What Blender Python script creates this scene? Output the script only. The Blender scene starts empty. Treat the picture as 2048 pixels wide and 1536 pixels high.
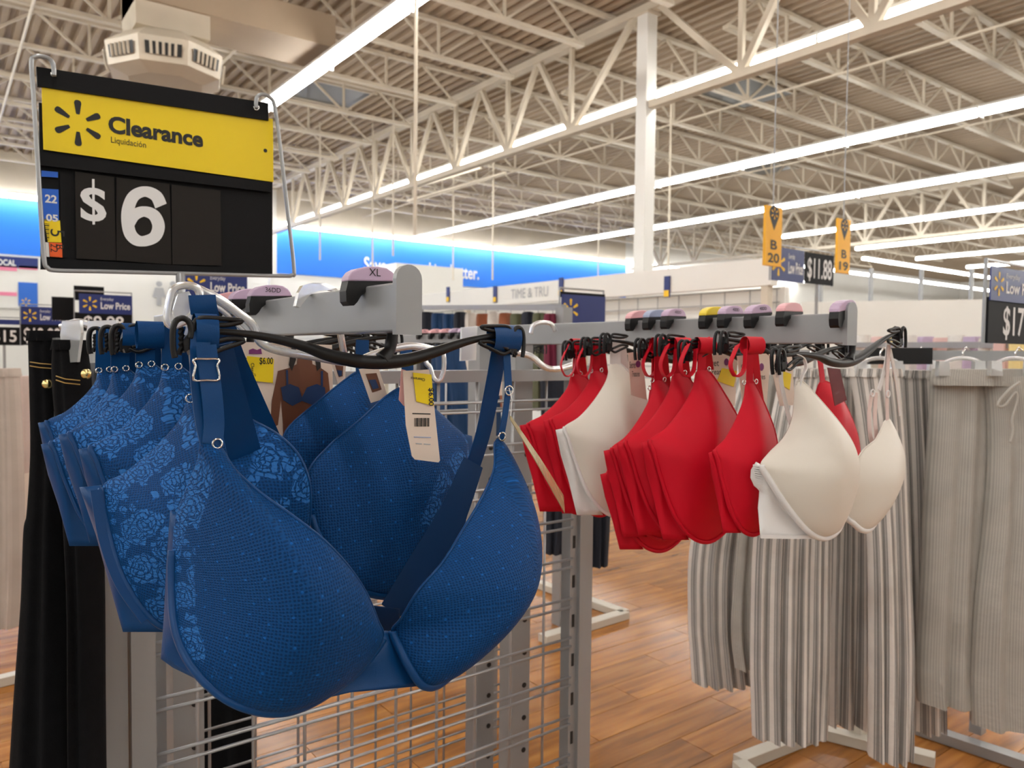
import bpy, math, random
from mathutils import Vector, Matrix, Euler
random.seed(7)
SC = bpy.context.scene
COL = SC.collection
R = math.radians
# ------------------------------------------------------------------ camera
CAMZ = 1.36
FPX = 1540.0
cam_d = bpy.data.cameras.new('camera'); cam = bpy.data.objects.new('camera', cam_d); COL.objects.link(cam)
cam_d.sensor_width = 36.0; cam_d.lens = 36.0*FPX/2048.0; cam_d.clip_start = 0.02; cam_d.clip_end = 300
YAW, PITCH, ROLL = R(-36.87), R(-2.38), R(0.57)
CM = (Matrix.Rotation(YAW, 4, 'Z') @ Matrix.Rotation(R(90)+PITCH, 4, 'X') @ Matrix.Rotation(ROLL, 4, 'Z'))
CM.translation = Vector((0, 0, CAMZ))
cam.matrix_world = CM
cam_d.dof.use_dof = True; cam_d.dof.focus_distance = 0.80; cam_d.dof.aperture_fstop = 11.0
SC.camera = cam
# ------------------------------------------------------------------ world, exposure
w = bpy.data.worlds.new('world'); SC.world = w; w.use_nodes = True
w.node_tree.nodes['Background'].inputs[0].default_value = (0.9, 0.95, 1.0, 1)
w.node_tree.nodes['Background'].inputs[1].default_value = 0.25
SC.view_settings.view_transform = 'Standard'; SC.view_settings.look = 'None'
SC.view_settings.exposure = 0.0; SC.view_settings.gamma = 1.0; SC.view_settings.use_curve_mapping = False
LIGHT = 20.0       # brightness of the store's strip lamps

# ------------------------------------------------------------------ helpers
def P(px, py, x=None, y=None, z=None, d=None):
    """world point on the ray through a photo pixel, cut by the plane it stands on"""
    v = Vector(((px-1024)/FPX, -(py-768)/FPX, -1.0)); v = CM.to_3x3() @ v
    o = CM.translation
    if y is not None: t = (y-o.y)/v.y
    elif x is not None: t = (x-o.x)/v.x
    elif z is not None: t = (z-o.z)/v.z
    else: t = d
    return o + v*t

MATS = {}
def mat(name, col, rough=0.5, metal=0.0, spec=0.5, bump=0.0, bscale=200.0, var=0.0, vscale=5.0, emit=None, trans=0.0, sheen=0.0, coat=0.0, objvar=0.0):
    if name in MATS: return MATS[name]
    m = bpy.data.materials.new(name); m.use_nodes = True; nt = m.node_tree; b = nt.nodes['Principled BSDF']
    c = (*col, 1)
    b.inputs['Base Color'].default_value = c
    b.inputs['Roughness'].default_value = rough; b.inputs['Metallic'].default_value = metal
    b.inputs['Specular IOR Level'].default_value = spec
    b.inputs['Transmission Weight'].default_value = trans
    b.inputs['Sheen Weight'].default_value = sheen; b.inputs['Sheen Roughness'].default_value = 0.4
    b.inputs['Coat Weight'].default_value = coat
    if emit:
        b.inputs['Emission Color'].default_value = (*emit[0], 1); b.inputs['Emission Strength'].default_value = emit[1]
    tc = nt.nodes.new('ShaderNodeTexCoord')
    if bump > 0:
        n = nt.nodes.new('ShaderNodeTexNoise'); n.inputs['Scale'].default_value = bscale; n.inputs['Detail'].default_value = 3
        bp = nt.nodes.new('ShaderNodeBump'); bp.inputs['Strength'].default_value = bump; bp.inputs['Distance'].default_value = 0.002
        nt.links.new(tc.outputs['Object'], n.inputs['Vector']); nt.links.new(n.outputs['Fac'], bp.inputs['Height']); nt.links.new(bp.outputs['Normal'], b.inputs['Normal'])
    last = None
    if var > 0:
        n = nt.nodes.new('ShaderNodeTexNoise'); n.inputs['Scale'].default_value = vscale; n.inputs['Detail'].default_value = 4
        nt.links.new(tc.outputs['Object'], n.inputs['Vector'])
        mr = nt.nodes.new('ShaderNodeMapRange'); mr.inputs['To Min'].default_value = 1-var; mr.inputs['To Max'].default_value = 1+var
        mr.inputs['From Min'].default_value = 0.3; mr.inputs['From Max'].default_value = 0.7
        nt.links.new(n.outputs['Fac'], mr.inputs['Value']); last = mr.outputs['Result']
    if objvar > 0:
        oi = nt.nodes.new('ShaderNodeObjectInfo'); mr = nt.nodes.new('ShaderNodeMapRange')
        mr.inputs['To Min'].default_value = 1-objvar; mr.inputs['To Max'].default_value = 1+objvar
        nt.links.new(oi.outputs['Random'], mr.inputs['Value'])
        if last is not None:
            mm = nt.nodes.new('ShaderNodeMath'); mm.operation = 'MULTIPLY'; nt.links.new(last, mm.inputs[0]); nt.links.new(mr.outputs['Result'], mm.inputs[1]); last = mm.outputs[0]
        else: last = mr.outputs['Result']
    if last is not None:
        hs = nt.nodes.new('ShaderNodeHueSaturation'); hs.inputs['Color'].default_value = c
        nt.links.new(last, hs.inputs['Value']); nt.links.new(hs.outputs['Color'], b.inputs['Base Color'])
    MATS[name] = m
    return m

def root_loc(o):
    v = Vector((0, 0, 0))
    while o is not None: v += o.location; o = o.parent
    return v
def tag(o, label=None, cat=None, group=None, kind=None):
    if label: o['label'] = label
    if cat: o['category'] = cat
    if group: o['group'] = group
    if kind: o['kind'] = kind
    return o
def thing(name, label, cat, loc, group=None):
    o = bpy.data.objects.new(name, None); o.empty_display_size = 0.05; COL.objects.link(o); o.location = Vector(loc)
    return tag(o, label, cat, group)
def link(name, me, parent=None, loc=None):
    o = bpy.data.objects.new(name, me); COL.objects.link(o)
    if parent is not None: o.parent = parent
    if loc is not None: o.location = loc
    return o
def copy_tree(o, parent=None):
    c = o.copy(); COL.objects.link(c); c.parent = parent
    for ch in list(o.children): copy_tree(ch, c)
    return c

class MB:
    """collects geometry in world coordinates; build() makes ONE mesh object"""
    def __init__(s): s.v = []; s.f = []; s.uv = None
    def box(s, lo, hi):
        x0, y0, z0 = lo; x1, y1, z1 = hi; n = len(s.v)
        s.v += [(x0,y0,z0),(x1,y0,z0),(x1,y1,z0),(x0,y1,z0),(x0,y0,z1),(x1,y0,z1),(x1,y1,z1),(x0,y1,z1)]
        s.f += [tuple(n+i for i in q) for q in ((0,3,2,1),(4,5,6,7),(0,1,5,4),(1,2,6,5),(2,3,7,6),(3,0,4,7))]
        return s
    def bar(s, a, b, w, h, up=(0,0,1)):
        a = Vector(a); b = Vector(b); t = (b-a).normalized(); u = Vector(up)
        if abs(t.dot(u)) > 0.98: u = Vector((1,0,0))
        r = t.cross(u).normalized()*w/2; u = r.cross(t).normalized()*h/2; n = len(s.v)
        for p in (a, b):
            for (i, j) in ((-1,-1),(1,-1),(1,1),(-1,1)): s.v.append(tuple(p+r*i+u*j))
        s.f += [tuple(n+i for i in q) for q in ((0,1,2,3),(7,6,5,4),(0,4,5,1),(1,5,6,2),(2,6,7,3),(3,7,4,0))]
        return s
    def tube(s, path, rad, seg=8, closed=False, flat=1.0, side=None):
        """swept tube; rad may be a list; flat squeezes it along the frame's second axis"""
        pts = [Vector(p) for p in path]; m = len(pts); n0 = len(s.v); pr = None
        for i, p in enumerate(pts):
            a = pts[(i-1) % m] if (closed or i > 0) else p
            b = pts[(i+1) % m] if (closed or i < m-1) else p
            t = (b-a).normalized()
            if side is not None: r = Vector(side)
            elif pr is None: r = Vector((0,1,0)) if abs(t.y) < 0.9 else Vector((1,0,0))
            else: r = pr
            r = (r - t*r.dot(t)).normalized(); pr = r; u = t.cross(r)
            q = rad[i] if isinstance(rad, (list, tuple)) else rad
            for k in range(seg):
                an = 2*math.pi*(k+0.5)/seg
                s.v.append(tuple(p + r*math.cos(an)*q + u*math.sin(an)*q*flat))
        for i in range(m if closed else m-1):
            for k in range(seg):
                a = n0+i*seg+k; b = n0+i*seg+(k+1) % seg; j = (i+1) % m; c = n0+j*seg+(k+1) % seg; d = n0+j*seg+k
                s.f.append((a, d, c, b))
        if not closed:
            s.f.append(tuple(n0+k for k in range(seg))); s.f.append(tuple(n0+(m-1)*seg+k for k in reversed(range(seg))))
        return s
    def cyl(s, a, b, r, seg=12): return s.tube([a, b], r, seg)
    def ribbon(s, path, width, wv=(1,0,0), th=0.0012, nv=None):
        pts = [Vector(p) for p in path]; m = len(pts); n0 = len(s.v)
        for i, p in enumerate(pts):
            t = (pts[min(i+1, m-1)]-pts[max(i-1, 0)]).normalized()
            wvi = Vector(wv[i]) if isinstance(wv, list) else Vector(wv)
            r = (wvi - t*wvi.dot(t)).normalized(); n = t.cross(r).normalized()
            q = (width[i] if isinstance(width, (list, tuple)) else width)/2
            for (a, b) in ((-1,-1),(1,-1),(1,1),(-1,1)): s.v.append(tuple(p + r*q*a + n*th/2*b))
        for i in range(m-1):
            for k in range(4):
                a = n0+i*4+k; b = n0+i*4+(k+1) % 4; s.f.append((a, b, b+4, a+4))
        s.f.append((n0+3, n0+2, n0+1, n0)); e = n0+(m-1)*4; s.f.append((e, e+1, e+2, e+3))
        return s
    def prism(s, pts, off):
        """flat polygon pts (3-D) thickened by the vector off"""
        n = len(s.v); m = len(pts); off = Vector(off)
        s.v += [tuple(Vector(p)) for p in pts] + [tuple(Vector(p)+off) for p in pts]
        s.f.append(tuple(range(n, n+m))); s.f.append(tuple(reversed(range(n+m, n+2*m))))
        for i in range(m):
            j = (i+1) % m; s.f.append((n+j, n+i, n+m+i, n+m+j))
        return s
    def build(s, name, material, parent=None, smooth=False, sharp=None):
        me = bpy.data.meshes.new(name)
        o = root_loc(parent) if parent is not None else Vector((0,0,0))
        if parent is not None: vs = [(a-o.x, b-o.y, c-o.z) for a, b, c in s.v]; loc = None
        else:
            xs, ys, zs = zip(*s.v); o = Vector(((min(xs)+max(xs))/2, (min(ys)+max(ys))/2, min(zs))); loc = o
            vs = [(a-o.x, b-o.y, c-o.z) for a, b, c in s.v]
        me.from_pydata(vs, [], s.f)
        if s.uv:
            l = me.uv_layers.new(name='UVMap')
            for lp in me.loops: l.data[lp.index].uv = s.uv[lp.vertex_index]
        if smooth:
            me.shade_smooth()
            if sharp is not None: me.set_sharp_from_angle(angle=R(sharp))
        me.materials.append(material)
        return link(name, me, parent, loc)

def spline(pts, n=8, closed=False):
    """Catmull-Rom through pts (tuples of any length)"""
    m = len(pts); out = []
    rng = range(m) if closed else range(m-1)
    for i in rng:
        if closed: p0, p1, p2, p3 = pts[(i-1) % m], pts[i], pts[(i+1) % m], pts[(i+2) % m]
        else: p0, p1, p2, p3 = pts[max(i-1, 0)], pts[i], pts[i+1], pts[min(i+2, m-1)]
        for k in range(n):
            t = k/n; t2 = t*t; t3 = t2*t
            out.append(tuple(0.5*((2*b) + (-a+c)*t + (2*a-5*b+4*c-d)*t2 + (-a+3*b-3*c+d)*t3) for a, b, c, d in zip(p0, p1, p2, p3)))
    if not closed: out.append(tuple(pts[-1]))
    return out

_tcache = {}
def text_mesh(body, bold=0.0, ext=0.0):
    key = (body, bold, ext)
    if key in _tcache: return _tcache[key]
    cu = bpy.data.curves.new('t', 'FONT'); cu.body = body; cu.size = 1.0; cu.offset = bold; cu.extrude = ext; cu.resolution_u = 4
    o = bpy.data.objects.new('t', cu); COL.objects.link(o)
    dg = bpy.context.evaluated_depsgraph_get(); me = bpy.data.meshes.new_from_object(o.evaluated_get(dg))
    vs = [tuple(v.co) for v in me.vertices]; fs = [tuple(p.vertices) for p in me.polygons]
    bpy.data.objects.remove(o); bpy.data.meshes.remove(me); bpy.data.curves.remove(cu)
    _tcache[key] = (vs, fs); return vs, fs
def lettering(body, org, ux, uz, height, material, parent, bold=0.0, width=None, ital=0.0, name='lettering', center=False, ext=0.0):
    """text whose cap-height is `height`, lower-left at org, running along ux, rising along uz"""
    vs, fs = text_mesh(body, bold, 0.0)
    if not vs: return None
    org = Vector(org); ux = Vector(ux).normalized(); uz = Vector(uz).normalized()
    xs = [v[0] for v in vs]; x0, x1 = min(xs), max(xs)
    k = height/0.69; kx = k if width is None else width/(x1-x0)
    sh = (x1-x0)*kx/2 if center else 0
    mb = MB()
    mb.v = [tuple(org + ux*((v[0]-x0)*kx + ital*v[1]*k - sh) + uz*(v[1]*k)) for v in vs]; mb.f = fs
    return mb.build(name, material, parent)
def spark(org, ux, uz, r, material, parent, name='spark_emblem'):
    """six tapered rays around a point"""
    org = Vector(org); ux = Vector(ux).normalized(); uz = Vector(uz).normalized(); mb = MB()
    for k in range(6):
        a = math.pi/2 + k*math.pi/3; d = ux*math.cos(a)+uz*math.sin(a); q = ux*-math.sin(a)+uz*math.cos(a)
        prof = [(0.38,0.055),(0.42,0.075),(0.86,0.14),(0.94,0.125),(0.985,0.08),(1.0,0.0)]
        pts = [org+d*(r*t)+q*(r*w_) for t, w_ in prof] + [org+d*(r*t)-q*(r*w_) for t, w_ in reversed(prof[:-1])]
        n = len(mb.v); mb.v += [tuple(p) for p in pts]; mb.f.append(tuple(range(n, n+len(pts))))
    return mb.build(name, material, parent)

X, Z = (1,0,0), (0,0,1)
# ------------------------------------------------------------------ materials
M_cream = mat('painted_steel_cream', (0.66,0.585,0.47), 0.5, var=0.05, vscale=2)
M_deck = mat('roof_deck_paint', (0.42,0.325,0.23), 0.6, var=0.06, vscale=1.5)
M_white = mat('white_wall_paint', (0.85,0.84,0.80), 0.6, var=0.02, vscale=1)
M_blue = mat('blue_wall_paint', (0.02,0.20,0.82), 0.5, var=0.03, vscale=0.5)
M_tube = mat('lamp_diffuser', (1,1,1), 0.4, emit=((1.0,0.985,0.95), LIGHT))
M_house = mat('lamp_housing', (0.85,0.84,0.8), 0.4)
M_steel = mat('rack_grey_steel', (0.33,0.335,0.34), 0.35, metal=0.25, bump=0.05, bscale=600)
M_arm = mat('arm_grey_paint', (0.36,0.37,0.38), 0.28, metal=0.35, var=0.05, vscale=12)
M_wire = mat('grid_wire_metal', (0.45,0.45,0.46), 0.3, metal=0.6)
M_black = mat('black_plastic', (0.008,0.008,0.009), 0.38, spec=0.35)
M_signblk = mat('black_sign_board', (0.005,0.005,0.006), 0.6, spec=0.2, bump=0.05, bscale=400)
M_signbrn = mat('price_flip_card', (0.013,0.010,0.008), 0.55, spec=0.25, bump=0.05, bscale=900)
M_yellow = mat('clearance_yellow', (0.90,0.66,0.002), 0.4)
M_ink = mat('black_ink', (0.01,0.01,0.01), 0.5)
M_white_ink = mat('white_ink', (0.82,0.82,0.82), 0.5)
M_navy = mat('navy_sign', (0.015,0.03,0.17), 0.4)
M_orange = mat('aisle_orange', (0.95,0.48,0.01), 0.5)
M_chrome = mat('chrome', (0.8,0.8,0.8), 0.12, metal=1.0)
M_grey_ink = mat('grey_ink', (0.45,0.46,0.48), 0.6)
M_base = mat('rack_base_cream', (0.62,0.58,0.50), 0.4)

# ------------------------------------------------------------------ floor
def wood_mat(name, plank):
    m = bpy.data.materials.new(name); m.use_nodes = True; nt = m.node_tree; b = nt.nodes['Principled BSDF']
    tc = nt.nodes.new('ShaderNodeTexCoord'); mp = nt.nodes.new('ShaderNodeMapping'); mp.inputs['Scale'].default_value = (1.2, 14, 1)
    oi = nt.nodes.new('ShaderNodeObjectInfo')
    ad = nt.nodes.new('ShaderNodeVectorMath'); ad.operation = 'ADD'
    mu = nt.nodes.new('ShaderNodeVectorMath'); mu.operation = 'SCALE'; mu.inputs['Scale'].default_value = 37.0
    cb = nt.nodes.new('ShaderNodeCombineXYZ')
    nt.links.new(oi.outputs['Random'], cb.inputs[0]); nt.links.new(oi.outputs['Random'], cb.inputs[1])
    nt.links.new(cb.outputs[0], mu.inputs[0]); nt.links.new(tc.outputs['Object'], mp.inputs['Vector'])
    nt.links.new(mp.outputs[0], ad.inputs[0]); nt.links.new(mu.outputs[0], ad.inputs[1])
    n = nt.nodes.new('ShaderNodeTexNoise'); n.inputs['Scale'].default_value = 1.6; n.inputs['Detail'].default_value = 6; n.inputs['Distortion'].default_value = 0.6
    nt.links.new(ad.outputs[0], n.inputs['Vector'])
    cr = nt.nodes.new('ShaderNodeValToRGB'); e = cr.color_ramp.elements
    e[0].position = 0.28; e[0].color = (0.19,0.068,0.011,1); e[1].position = 0.75; e[1].color = (0.52,0.225,0.045,1)
    k = e.new(0.5); k.color = (0.38,0.145,0.025,1)
    nt.links.new(n.outputs['Fac'], cr.inputs[0])
    hs = nt.nodes.new('ShaderNodeHueSaturation'); mr = nt.nodes.new('ShaderNodeMapRange'); mr.inputs['To Min'].default_value = 0.86; mr.inputs['To Max'].default_value = 1.14
    if plank: nt.links.new(oi.outputs['Random'], mr.inputs['Value'])
    else:
        br = nt.nodes.new('ShaderNodeTexBrick'); br.inputs['Scale'].default_value = 1.0; br.inputs['Brick Width'].default_value = 0.95; br.inputs['Row Height'].default_value = 0.15; br.inputs['Mortar Size'].default_value = 0.002
        br.inputs['Color1'].default_value = (0.2,0.2,0.2,1); br.inputs['Color2'].default_value = (0.8,0.8,0.8,1); br.inputs['Mortar'].default_value = (0,0,0,1)
        nt.links.new(tc.outputs['Object'], br.inputs['Vector']); nt.links.new(br.outputs['Color'], mr.inputs['Value'])
    nt.links.new(mr.outputs[0], hs.inputs['Value']); nt.links.new(cr.outputs[0], hs.inputs['Color']); nt.links.new(hs.outputs[0], b.inputs['Base Color'])
    b.inputs['Roughness'].default_value = 0.20; b.inputs['Specular IOR Level'].default_value = 0.35
    MATS[name] = m; return m
M_wood = wood_mat('wood_plank_vinyl', True); M_woodfar = wood_mat('wood_floor_far', False)
M_tile = mat('pale_floor_tile', (0.26,0.235,0.205), 0.22, var=0.06, vscale=1.2)
fl = MB().box((-22,-16,-0.06), (62,27,-0.012)).build('floor', M_tile); tag(fl, kind='structure')
MB().box((0.62,-4,-0.012),(9.0,9.5,-0.004)).build('wood_area', M_woodfar, fl); MB().box((-5,1.95,-0.012),(0.62,9.5,-0.004)).build('wood_area', M_woodfar, fl)
PW, PL = 0.15, 0.95
pm = MB().box((-PL/2+0.0012,-PW/2+0.0012,-0.01),(PL/2-0.0012,PW/2-0.0012,0.0))
pme = bpy.data.meshes.new('plank'); pme.from_pydata(pm.v, [], pm.f); pme.materials.append(M_wood)
def vis(x, y):
    v = CM.inverted() @ Vector((x, y, 0)); 
    if v.z > -0.3: return False
    u = 1024+FPX*v.x/-v.z; t = 768-FPX*v.y/-v.z
    return -60 < u < 2110 and 1010 < t < 1640
npl = 0; cand = []
for j in range(0, 60):
    y = 0.2+j*PW; off = (j*0.37) % 1.0*PL
    for i in range(-2, 9):
        x = i*PL+off
        if y < 1.97 and x-PL/2 < 0.6: continue
        if any(vis(x+dx, y) for dx in (-PL/2, 0, PL/2)): cand.append((math.hypot(x, y), x, y))
cand.sort()
for _, x, y in cand[:300]:
    o = link('plank', pme, fl); o.location = Vector((x, y, 0.0)) - fl.location

# ------------------------------------------------------------------ walls
def structure(mb, name, m):
    o = mb.build(name, m); o['kind'] = 'structure'; return o
wb = structure(MB().box((-22,26.5,0),(62,26.8,4.02)), 'wall_back', M_white)
wt = MB().box((-22,26.45,4.02),(26.6,26.8,5.75)).build('blue_band', M_blue, wb)
MB().box((26.6,26.5,4.02),(62,26.8,7.2)).build('upper_wall', M_white, wb)
MB().box((-22,26.5,5.75),(26.6,26.8,7.2)).build('wall_top', M_cream, wb)
lettering('Save money. Live better.', P(728,541,y=26.4)+Vector((0,0,0)), X, Z, 0.50, M_white_ink, wb, bold=0.02, width=(P(958,565,y=26.4)-P(728,541,y=26.4)).x)
structure(MB().box((-22.2,-16,0),(-22,27,7.2)), 'wall_left', M_white)
structure(MB().box((62,-16,0),(62.2,27,7.2)), 'wall_right', M_white)
structure(MB().box((-22,-16.2,0),(62,-16,7.2)), 'wall_front', M_white)
# corrugated deck: ribs run along y
mb = MB(); x = -22.0; prof = []
while x < 62:
    prof += [(x,6.93),(x+0.09,6.93),(x+0.115,7.01),(x+0.205,7.01)]; x += 0.23
n = len(prof)
for yy in (-16, 27):
    mb.v += [(a, yy, b) for a, b in prof]
for i in range(n-1): mb.f.append((i, i+1, n+i+1, n+i))
mb.v += [(-22,-16,7.2),(62,-16,7.2),(62,27,7.2),(-22,27,7.2)]; mb.f.append((2*n, 2*n+3, 2*n+2, 2*n+1))
ce = structure(mb, 'ceiling', M_deck)
# ------------------------------------------------------------------ girder trusses (along y) and bar joists (along x)
TX = [-7.7, 9.0, 25.7, 42.4]; COLY = [-8.2, 8.57, 25.3]
ZB, ZT = 5.23, 6.72
for ti, tx in enumerate(TX[1:3]):
    y0, y1 = -6.0, 25.3
    t = thing('girder_truss', ['heavy cream steel roof truss meeting the near white column', 'heavy cream steel roof truss far beyond the near white column'][ti], 'roof truss', (tx, 8.57, ZB))
    for ya, yc in ((y0,8.45),(8.69,25.17)): MB().box((tx-0.07,ya,ZB-0.06),(tx+0.07,yc,ZB+0.05)).build('bottom_chord', M_cream, t)
    MB().box((tx-0.09,y0,ZT-0.06),(tx+0.09,y1,ZT+0.06)).build('top_chord', M_cream, t)
    for sgn in (1, -1):
        yb = 8.57+sgn*1.78; yt_prev = 8.57+sgn*0.24; k = 0
        while y0 < yb < y1:
            yt = 8.57+sgn*(2.71+1.87*k)
            MB().bar((tx,yt_prev,ZT),(tx,yb,ZB),0.09,0.09).build('web_member', M_cream, t)
            MB().bar((tx,yb,ZB),(tx,min(max(yt,y0),y1-0.2),ZT),0.09,0.09).build('web_member', M_cream, t)
            MB().bar((tx,yb,ZB),(tx,yb,ZT),0.075,0.075).build('web_post', M_cream, t)
            yt_prev = yt; yb += sgn*1.87; k += 1
def joist_mesh_parts(L, panel):
    a = MB().box((0,-0.05,0.60),(L,0.05,0.66)); b = MB().box((0.6,-0.055,0.0),(L-0.6,0.055,0.06))
    segs = []; n = int((L-1.2)/panel); px_ = (L-1.2)/n
    for i in range(n):
        xb = 0.6+px_*i; 
        segs.append(((xb,0,0.03),(xb+px_/2,0,0.62))); segs.append(((xb+px_/2,0,0.62),(xb+px_,0,0.03)))
        if 0 < i: segs.append(((xb,0,0.03),(xb,0,0.62)))
    return a, b, segs
def mesh_of(mb, name, m):
    me = bpy.data.meshes.new(name); me.from_pydata(mb.v, [], mb.f); me.materials.append(m); return me
L = 16.7
a, b, segs = joist_mesh_parts(L, 1.55)
me_a = mesh_of(a, 'joist_top_chord', M_cream); me_b = mesh_of(b, 'joist_bottom_chord', M_cream)
me_s = [mesh_of(MB().bar(p, q, 0.04, 0.04), 'joist_web_bar', M_cream) for p, q in segs]
allweb = MB()
for p, q in segs: allweb.bar(p, q, 0.04, 0.04)
me_all = mesh_of(allweb, 'joist_web', M_cream)
for bay in range(3):
    for k in range(-6, 10):
        y = 8.57+0.84+1.87*k
        if y > 26 or y < -2.5: continue
        if bay == 0 and y < 3: continue
        j = thing('bar_joist', ['slender cream bar joist between the near truss and the far left', 'slender cream bar joist between the near truss and the far truss', 'slender cream bar joist beyond the far truss'][bay], 'roof joist', (TX[bay], y, 6.25), 'bar joists under the roof deck, bay %s' % ['one','two','three'][bay])
        link('top_chord', me_a, j); link('bottom_chord', me_b, j)
        if bay < 2 and y > 2.0:
            for s in me_s: link('web_bar', s, j)
        else: tag(link('web', me_all, j), kind='stuff')
# bridging lines along y between joists
for bx in (1.2, 4.0, 12.6, 17.5, 22.0):
    tag(MB().cyl((bx,-2,6.22),(bx,26,6.22),0.022,6).build('bridging_rod', M_cream), 'thin cream bridging rod running under the bar joists', 'rod', 'bridging rods under the roof')
# columns
for (cx, cy, lb) in ((9.0,8.57,'near square white store column under the heavy truss'), (9.0,25.3,'white store column against the blue wall'), (25.7,8.57,'white column beneath the far truss')):
    t = thing('column', lb, 'column', (cx, cy, 0))
    MB().box((cx-0.11,cy-0.11,0),(cx+0.11,cy+0.11,ZT-0.10)).build('shaft', M_white, t)
    MB().box((cx-0.15,cy-0.15,ZT-0.10),(cx+0.15,cy+0.15,ZT-0.07)).build('cap_plate', M_cream, t)
    MB().box((cx-0.16,cy-0.16,0),(cx+0.16,cy+0.16,0.03)).build('base_plate', M_cream, t)
# ------------------------------------------------------------------ strip lights
SEG = 2.44
lh = MB(); lh.box((-0.11,0.005,0.085),(0.11,SEG-0.005,0.13)); me_h = mesh_of(lh, 'lamp_housing', M_house)
lt = MB(); lt.tube([(0,0.036,0.02),(0,SEG-0.003,0.02)], 0.085, 10, side=(1,0,0), flat=0.72); me_t = mesh_of(lt, 'lamp_tube', M_tube)
le = MB(); le.box((-0.10,0.0,-0.055),(0.10,0.035,0.084)); me_e = mesh_of(le, 'lamp_end', M_house)
def lamp(x, y, z, rz, label, group):
    t = thing('strip_light', label, 'ceiling light', (x, y, z), group); t.rotation_euler = (0,0,rz)
    link('housing', me_h, t); link('tube', me_t, t); link('end_bracket', me_e, t)
ROWX = [4.65+4.85*k for k in range(-4, 10)]
for k, rx in enumerate(ROWX):
    yend = 25.4 if rx < 21 else 16.2
    n0 = -14.0
    y = yend - SEG
    lb = {5:'glowing strip light in the row right behind the heavy near truss', 4:'glowing strip light in the row beside the octagonal air diffuser', 6:'glowing strip light in the first row beyond the near column', 7:'glowing strip light in the second row beyond the near column'}.get(k, 'glowing strip light in the far rows beyond the aisle signs' if k > 7 else 'glowing strip light in the rows over the near racks')
    while y > n0:
        lamp(rx, y, 5.5, 0, lb, 'strip lights in the '+lb.split(' in the ')[1]); y -= SEG
x = -8.0
while x < 40:
    lamp(x+SEG, 26.05, 5.6, R(90), 'glowing strip light along the top of the blue wall', 'strip lights along the back wall'); x += SEG

for yk in (17.6, 21.0):
    x = 32.0
    while x < 58:
        lamp(x+SEG, yk, 5.5, R(90), 'glowing strip light in the distant crosswise rows', 'strip lights in the distant crosswise rows'); x += SEG
# ------------------------------------------------------------------ display fixture: two-sided grid rack
RZ0, RZ1 = CAMZ+0.017, CAMZ+0.063          # underside and top of the display arms
XB, XR = 0.351, 1.096                       # the two arms
YG = 1.364                                  # front grid plane
fx = thing('grid_display_rack', 'grey steel grid panel rack carrying the bra arms', 'display rack', (0.74, 1.45, 0))
def post(name, lo, hi, m=None): return MB().box(lo, hi).build(name, m or M_steel, fx)
post('frame_post', (0.205,YG-0.005,0),(0.243,YG+0.03,1.30)); post('frame_post', (0.247,YG-0.012,0),(0.284,YG+0.03,1.30))
post('frame_post', (1.222,YG-0.012,0),(1.262,YG+0.03,1.33))
sl = post('slotted_strip', (1.200,YG-0.002,0),(1.222,YG+0.03,1.33))
for k in range(9):
    z = 0.42+0.19*k*0.5
    MB().box((1.207,YG-0.0035,z),(1.214,YG-0.001,z+0.03)).build('slot', M_ink, sl)
for ux_ in (XB, XR):
    for yy in (1.415, 1.56):
        u = post('upright', (ux_-0.026,yy,0),(ux_+0.026,yy+0.05,RZ0))
        for k in range(14):
            z = 0.10+0.0785*k
            h = MB().tube([(ux_+0.010,yy-0.0012,z),(ux_+0.010,yy+0.002,z)], 0.0062, 10).build('bolt_hole', M_ink, u)
post('top_rail', (0.205,YG-0.004,1.30),(0.325,YG+0.03,1.325)); post('top_rail', (0.377,YG-0.004,1.295),(1.262,YG+0.03,1.32))
post('bottom_rail', (0.205,YG-0.004,0.06),(1.262,YG+0.03,0.10)); post('foot', (0.22,1.15,0.0),(0.27,1.8,0.05)); post('foot', (1.20,1.15,0.0),(1.25,1.8,0.05))
zr = P(1146,1273,y=YG).z
for k in range(-11, 7):
    for dz in (0, -0.0205):
        z = zr+0.0952*k+dz
        if 0.12 < z < 1.29:
            MB().cyl((0.284,YG-0.003,z),(1.205,YG-0.003,z),0.0031,8).build('grid_wire', M_wire, fx, smooth=True)
            MB().cyl((0.284,1.640,z-0.02),(1.222,1.640,z-0.02),0.0031,6).build('grid_wire', M_wire, fx, smooth=True)
for k in range(9):
    x = 0.353+0.0965*k
    MB().cyl((x,YG+0.004,0.1),(x,YG+0.004,1.30),0.0031,8).build('grid_wire', M_wire, fx, smooth=True)
    MB().cyl((x,1.648,0.1),(x,1.648,1.28),0.0031,6).build('grid_wire', M_wire, fx, smooth=True)
post('frame_post', (0.247,1.625,0),(0.284,1.66,1.30)); post('frame_post', (1.222,1.625,0),(1.262,1.66,1.30))
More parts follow.
